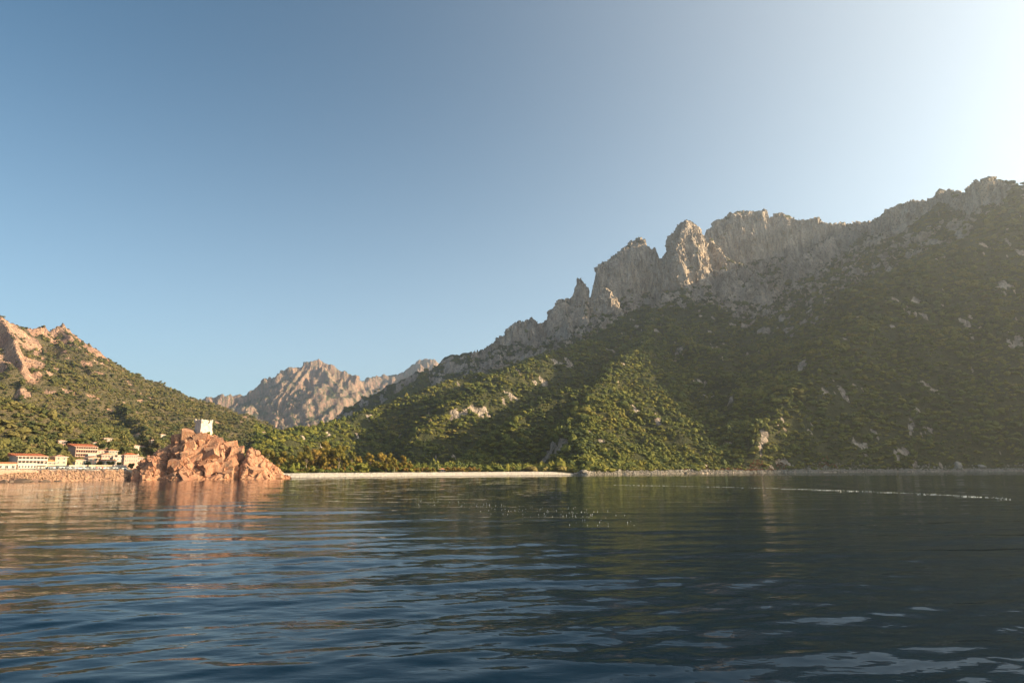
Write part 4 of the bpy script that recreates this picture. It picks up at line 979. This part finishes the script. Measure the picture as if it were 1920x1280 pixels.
# ------------------------------------------------------------------ boulders
def boulder_mesh(seed, mat, sub=2):
    rnd = random.Random(seed); bm = bmesh.new(); bmesh.ops.create_icosphere(bm, subdivisions=sub, radius=1)
    for k in range(9):
        n = Vector((rnd.gauss(0, 1), rnd.gauss(0, 1), rnd.gauss(0, 1))).normalized(); dd = rnd.uniform(.55, .85)
        for v in bm.verts:
            e_ = v.co.dot(n) - dd
            if e_ > 0: v.co -= n * e_ * .96
    for v in bm.verts: v.co += Vector((rnd.gauss(0, 1), rnd.gauss(0, 1), rnd.gauss(0, 1))) * .025; v.co.z *= .8
    me = bpy.data.meshes.new('boulder'); bm.to_mesh(me); bm.free(); me.materials.append(mat); return me
BM = [boulder_mesh(200 + k, M_head) for k in range(6)]
rb = random.Random(17)
for k in range(64):
    x = rb.uniform(248, 316); y = rb.uniform(856, 892)
    if y < np.interp(x, [248, 259, 278, 294, 316], [890, 872, 858, 856, 872]): continue
    for dd in np.arange(398, 432, .8):
        q = P(x, y, dd)
        if head_z(q[0], q[1]) > q[2]: break
    o = link(bpy.data.objects.new('boulder', BM[k % 6])); sz = rb.uniform(.8, 2.0)
    o.location = (q[0], q[1], max(head_z(q[0], q[1]), 0) + .15 * sz); o.scale = (sz * rb.uniform(.8, 1.3), sz * rb.uniform(.8, 1.2), sz * rb.uniform(.7, 1.1)); o.rotation_euler = (rb.uniform(-.5, .5), rb.uniform(-.5, .5), rb.uniform(0, 6))
    tag(o, 'loose orange boulder in the tumbled heap at the left end of the headland', 'boulder', 'tumbled boulders at the end of the headland')
mtd = simple_mat('dark_wet_rock', (.11, .075, .055), .7, .35, .7, .15)
DB = [boulder_mesh(300 + k, mtd, 3) for k in range(3)]
for i, (x, y, w, hh, lab) in enumerate([(8, 897, 14, 1.5, 'flat dark rock at the water edge, farthest along the sea wall'), (22, 898, 7, 1.0, 'small dark rock between two larger ones below the sea wall'), (44, 897, 26, 1.9, 'largest flat dark rock in the water below the sea wall'),
     (85, 899, 18, 1.1, 'long low dark rock just beyond the end of the sea wall'), (60, 899, 8, .7, 'low dark rock beside the largest one below the sea wall'), (108, 899, 10, .6, 'low dark rock on the orange shore right of the sea wall')]):
    q = P(x, y, 378 + i * 1.5); o = link(bpy.data.objects.new('shore_rock', DB[i % 3])); o.location = (q[0], q[1], .1); wd = w * 380 / 1280 / 2
    o.scale = (wd, 2.0, hh); o.rotation_euler = (0, 0, .2 * i); tag(o, lab, 'rock', 'dark rocks below the sea wall')
# rubble of pale stones along the far shore
def pebbles(name, a0, a1, n, smin, smax, s0, s1, mat, lab, seed):
    c = bpy.data.collections.new(name + '_shapes')
    for k in range(4): c.objects.link(bpy.data.objects.new('stone_shape', boulder_mesh(400 + k + seed, mat, 1)))
    rs = np.random.RandomState(seed); a = rs.uniform(a0, a1, n); off = s0 + (s1 - s0) * rs.beta(1.2, 1.8, n)
    r = np.interp(a, _caz, _cr) + off; x = r * np.sin(a); y = r * np.cos(a); h, s, *_ = land(x, y); k = (s > -1.5) & (h < 15)
    x, y, h = x[k], y[k], np.maximum(h[k], -.1); m_ = len(x); sz = smin + (smax - smin) * rs.beta(1.2, 5, m_)
    return scatter(name, np.stack([x, y, h + sz * .1], -1), np.stack([sz * rs.uniform(.8, 1.4, m_), sz, sz * rs.uniform(.6, 1, m_)], -1), rs.uniform(-1, 6, (m_, 3)), rs.randint(0, 4, m_), c, lab, mat)
M_pale = simple_mat('pale_shore_stone', (.25, .215, .18), .9, .4, .5, .1)
M_buff = simple_mat('buff_shore_stone', (.30, .18, .115), .9, .4, .5, .1)
pebbles('shore_stones', AZ_B1 + .003, az_of(1960), 5200, .35, 2.6, -2, 17, M_pale, 'pale grey stones heaped along the dark shore below the mountain', 1)
pebbles('shingle', R(-41), AZ_V + .01, 1800, .2, 1.3, -1, 8, M_buff, 'orange stones and shingle on the village shore', 2)
PB = [boulder_mesh(500 + k, M_pale, 2) for k in range(4)]
for i, (x, y, w, hh, lab) in enumerate([(1795, 866, 13, 16, 'largest upright pale boulder standing on the shore below the mountain'), (1095, 884, 22, 9, 'pale angular rock at the tip of the beach'), (1078, 887, 10, 4, 'low white rock in the water beside the beach tip'),
     (1108, 888, 12, 3, 'flat pale rock at the foot of the rock point'), (1516, 882, 6, 6, 'small pale boulder near the orange bank on the shore'), (1840, 872, 18, 7, 'wide pale boulder right of the tallest upright one')]):
    az_ = az_of(x); d = float(np.interp(az_, _caz, _cr)) + 3 + (12 if i in (0, 5) else 0); q = P(x, y, d); gz = ground_z(q[0], q[1]); o = link(bpy.data.objects.new('boulder', PB[i % 4]))
    wd = w * d / 1280 / 2; o.scale = (wd, wd * .8, hh * d / 1280 / 1.5); o.location = (q[0], q[1], max(gz, 0) + o.scale[2] * .35); o.rotation_euler = (0, 0, i); tag(o, lab, 'boulder')
M_rust = leaf_solid('rust_scrub_leaves', [(0.1, (.16, .06, .025)), (.5, (.22, .085, .03)), (.95, (.26, .12, .05))])
COL_RU = proto_col('rust_shapes', M_rust, SPECS[:3])
rs = np.random.RandomState(4); pp = []
for cx_, sp, n in ((1365, 38, 170), (1320, 26, 70), (1420, 24, 60), (1552, 14, 50), (1465, 10, 20)):
    for k in range(n):
        x_ = rs.normal(cx_, sp * .6); a = az_of(x_); r_ = np.interp(a, _caz, _cr) + rs.uniform(9, 9 + 13 * math.exp(-((x_ - cx_) / sp) ** 2)); pp.append((r_ * math.sin(a), r_ * math.cos(a)))
pp = np.array(pp); hh = land(pp[:, 0], pp[:, 1])[0]
sz = rs.uniform(.8, 2.4, len(pp)); scatter('rust_scrub', np.stack([pp[:, 0], pp[:, 1], hh], -1), np.stack([sz, sz, sz * .9], -1), np.stack([0*sz, 0*sz, sz * 9], -1), rs.randint(0, 3, len(pp)), COL_RU, 'rust red scrub and earth bank above the dark shore', M_rust)

# ------------------------------------------------------------------ water
def water():
    mt, t, b = new_mat('sea_water'); g = NT(t); pos = g.pos()
    b.inputs['Base Color'].default_value = (0.0012, 0.010, 0.022, 1); b.inputs['Roughness'].default_value = 0.02; b.inputs['IOR'].default_value = 1.333
    b.inputs['Specular IOR Level'].default_value = 0.12
    n1 = g.noise(g.scaled(pos, (.55, 1.0, 1)), 1.6, 3, .5, .3); n2 = g.noise(g.scaled(pos, (.5, 1, 1)), 0.33, 3, .5, .4); n3 = g.noise(g.scaled(pos, (.6, 1, 1)), 5.5, 2, .5)
    h = g.math('ADD', g.math('MULTIPLY', n1, .05), g.math('ADD', g.math('MULTIPLY', n2, .12), g.math('MULTIPLY', n3, .006)))
    cd = g.n('ShaderNodeVectorMath', {0: pos}, operation='LENGTH').outputs['Value']
    g.link(g.bump(h, 1.0, 0.5), b.inputs['Normal'])
    rws = [5.0]
    while rws[-1] < 420: rws.append(rws[-1] + min(max(.035, rws[-1] ** 2 * 0.00033), 2.2))
    rws = np.array(rws); azs = np.linspace(R(-46), R(46), 720)
    RR, AA = np.meshgrid(rws, azs, indexing='ij'); x = (RR * np.sin(AA)).ravel(); y = (RR * np.cos(AA)).ravel(); rr = RR.ravel()
    dr = np.gradient(rws)[:, None].repeat(len(azs), 1).ravel(); dc = rr * (azs[1] - azs[0])
    z = np.zeros(len(x)); rs = np.random.RandomState(3)
    gx = 1 + .35 * noise2(x / 14, y / 9, 33); 
    for k in range(60):
        lam = .38 * (9.0 / .38) ** rs.uniform(); th = R(90) + R(7) + rs.normal() * (R(15) if lam > 1.6 else R(30))
        kx, ky = math.cos(th) * 2 * math.pi / lam, math.sin(th) * 2 * math.pi / lam
        sl = 0.0125 * (.72 if lam > 2.8 else 1.0 if lam > 1.2 else .9)
        amp = sl * lam / (2 * math.pi)
        res = np.maximum(dr * abs(math.sin(th)), dc * abs(math.cos(th)))
        z += amp * np.sin(kx * x + ky * y + rs.uniform(0, 6.28)) * sstep(.5, .22, res / lam)
    z *= gx
    V = np.stack([x, y, z], -1)
    o = np_obj('sea', V, grid_faces(len(rws), len(azs))[:, ::-1], mt); tag(o, 'dark blue rippled sea filling the foreground', kind='structure')
    # the rest of the bay beyond the finely waved part and outside the view
    a = np.concatenate([np.linspace(R(-46), R(46), 720), np.linspace(R(46), R(314), 60)[1:]])
    r2 = np.array([rws[-1], 700, 1100, 1700]); RR, AA = np.meshgrid(r2, a, indexing='ij')
    v1 = np.stack([(RR * np.sin(AA)).ravel(), (RR * np.cos(AA)).ravel(), np.zeros(RR.size)], -1); f1 = grid_faces(len(r2), len(a))[:, ::-1]
    v1[:720] = V[-720:]
    a2 = np.linspace(R(46), R(314), 60); r3 = np.array([0.0, 5.0, 60.0, rws[-1]]); RR, AA = np.meshgrid(r3, a2, indexing='ij')
    v2 = np.stack([(RR * np.sin(AA)).ravel(), (RR * np.cos(AA)).ravel(), np.full(RR.size, -.02)], -1); f2 = grid_faces(len(r3), len(a2))[:, ::-1] + len(v1)
    o = np_obj('bay', np.concatenate([v1, v2]), np.concatenate([f1, f2]), mt); tag(o, 'calm far water of the bay reaching to the shores', kind='structure')
water()
# flecks of foam drifting in a line and white flecks painting a patch of sun glints
def foam(name, pts, sizes, lab, seed):
    rs = random.Random(seed); mb = MB()
    for (x, y), s_ in zip(pts, sizes):
        n = 6; ring = [(x + s_ * rs.uniform(.6, 1.3) * 1.5 * math.cos(6.28 * k / n), y + s_ * rs.uniform(.5, 1.1) * math.sin(6.28 * k / n)) for k in range(n)]
        mb.poly([(p[0], p[1], -.02) for p in ring] + [(x + (p[0] - x) * .7, y + (p[1] - y) * .7, s_ * .45 + .03) for p in ring], [tuple(range(n, 2 * n))] + [(k, (k + 1) % n, n + (k + 1) % n, n + k) for k in range(n)])
    mt = simple_mat(name + '_white', (.85, .84, .80), .6, .05)
    tag(mb.obj(name, mt), lab, kind='stuff')
rs = random.Random(8); ln = []; lz = []
for k in range(760):
    t = rs.random(); dens = .5 + .5 * math.sin(t * 23) * math.sin(t * 9 + 1)
    if rs.random() > dens + .15 + (.3 if .25 < t < .9 else 0): continue
    px = 1150 + 740 * t; hy_ = 889.6 - .0062 * px + .0; d = np.interp(t, [0, .5, 1], [165, 125, 92]) + rs.gauss(0, 1.1)
    q = P(px, 900, d); ln.append((q[0], q[1])); lz.append(rs.uniform(.010, .032))
foam('foam_line', ln, lz, 'broken line of white foam flecks drifting across the dark water', 1)
ln = []; lz = []
for k in range(170):
    t = rs.random(); px = 760 + 400 * t + rs.gauss(0, 25); d = np.interp(t, [0, .5, 1], [85, 60, 50]) + rs.gauss(0, 5.5)
    q = P(px, 930, d); ln.append((q[0], q[1])); lz.append(rs.uniform(.004, .010))
foam('glint_flecks', ln, lz, 'scattered patch of tiny white flecks painting sun glints on the middle of the bay', 2)  # sun glints put in as white flecks, same shape as the foam

# ------------------------------------------------------------------ haze
mt = bpy.data.materials.new('haze_air'); mt.use_nodes = True; t = mt.node_tree; t.nodes.clear()
ou = t.nodes.new('ShaderNodeOutputMaterial'); pv = t.nodes.new('ShaderNodeVolumePrincipled')
pv.inputs['Color'].default_value = (.90, .94, 1.0, 1); pv.inputs['Density'].default_value = 0.9e-4; pv.inputs['Anisotropy'].default_value = .66
t.links.new(pv.outputs[0], ou.inputs['Volume'])
o = MB().box(-6200, 6200, -2200, 6700, -60, 985).obj('haze', mt); tag(o, 'thin sunlit haze filling the bay and valley', kind='stuff')
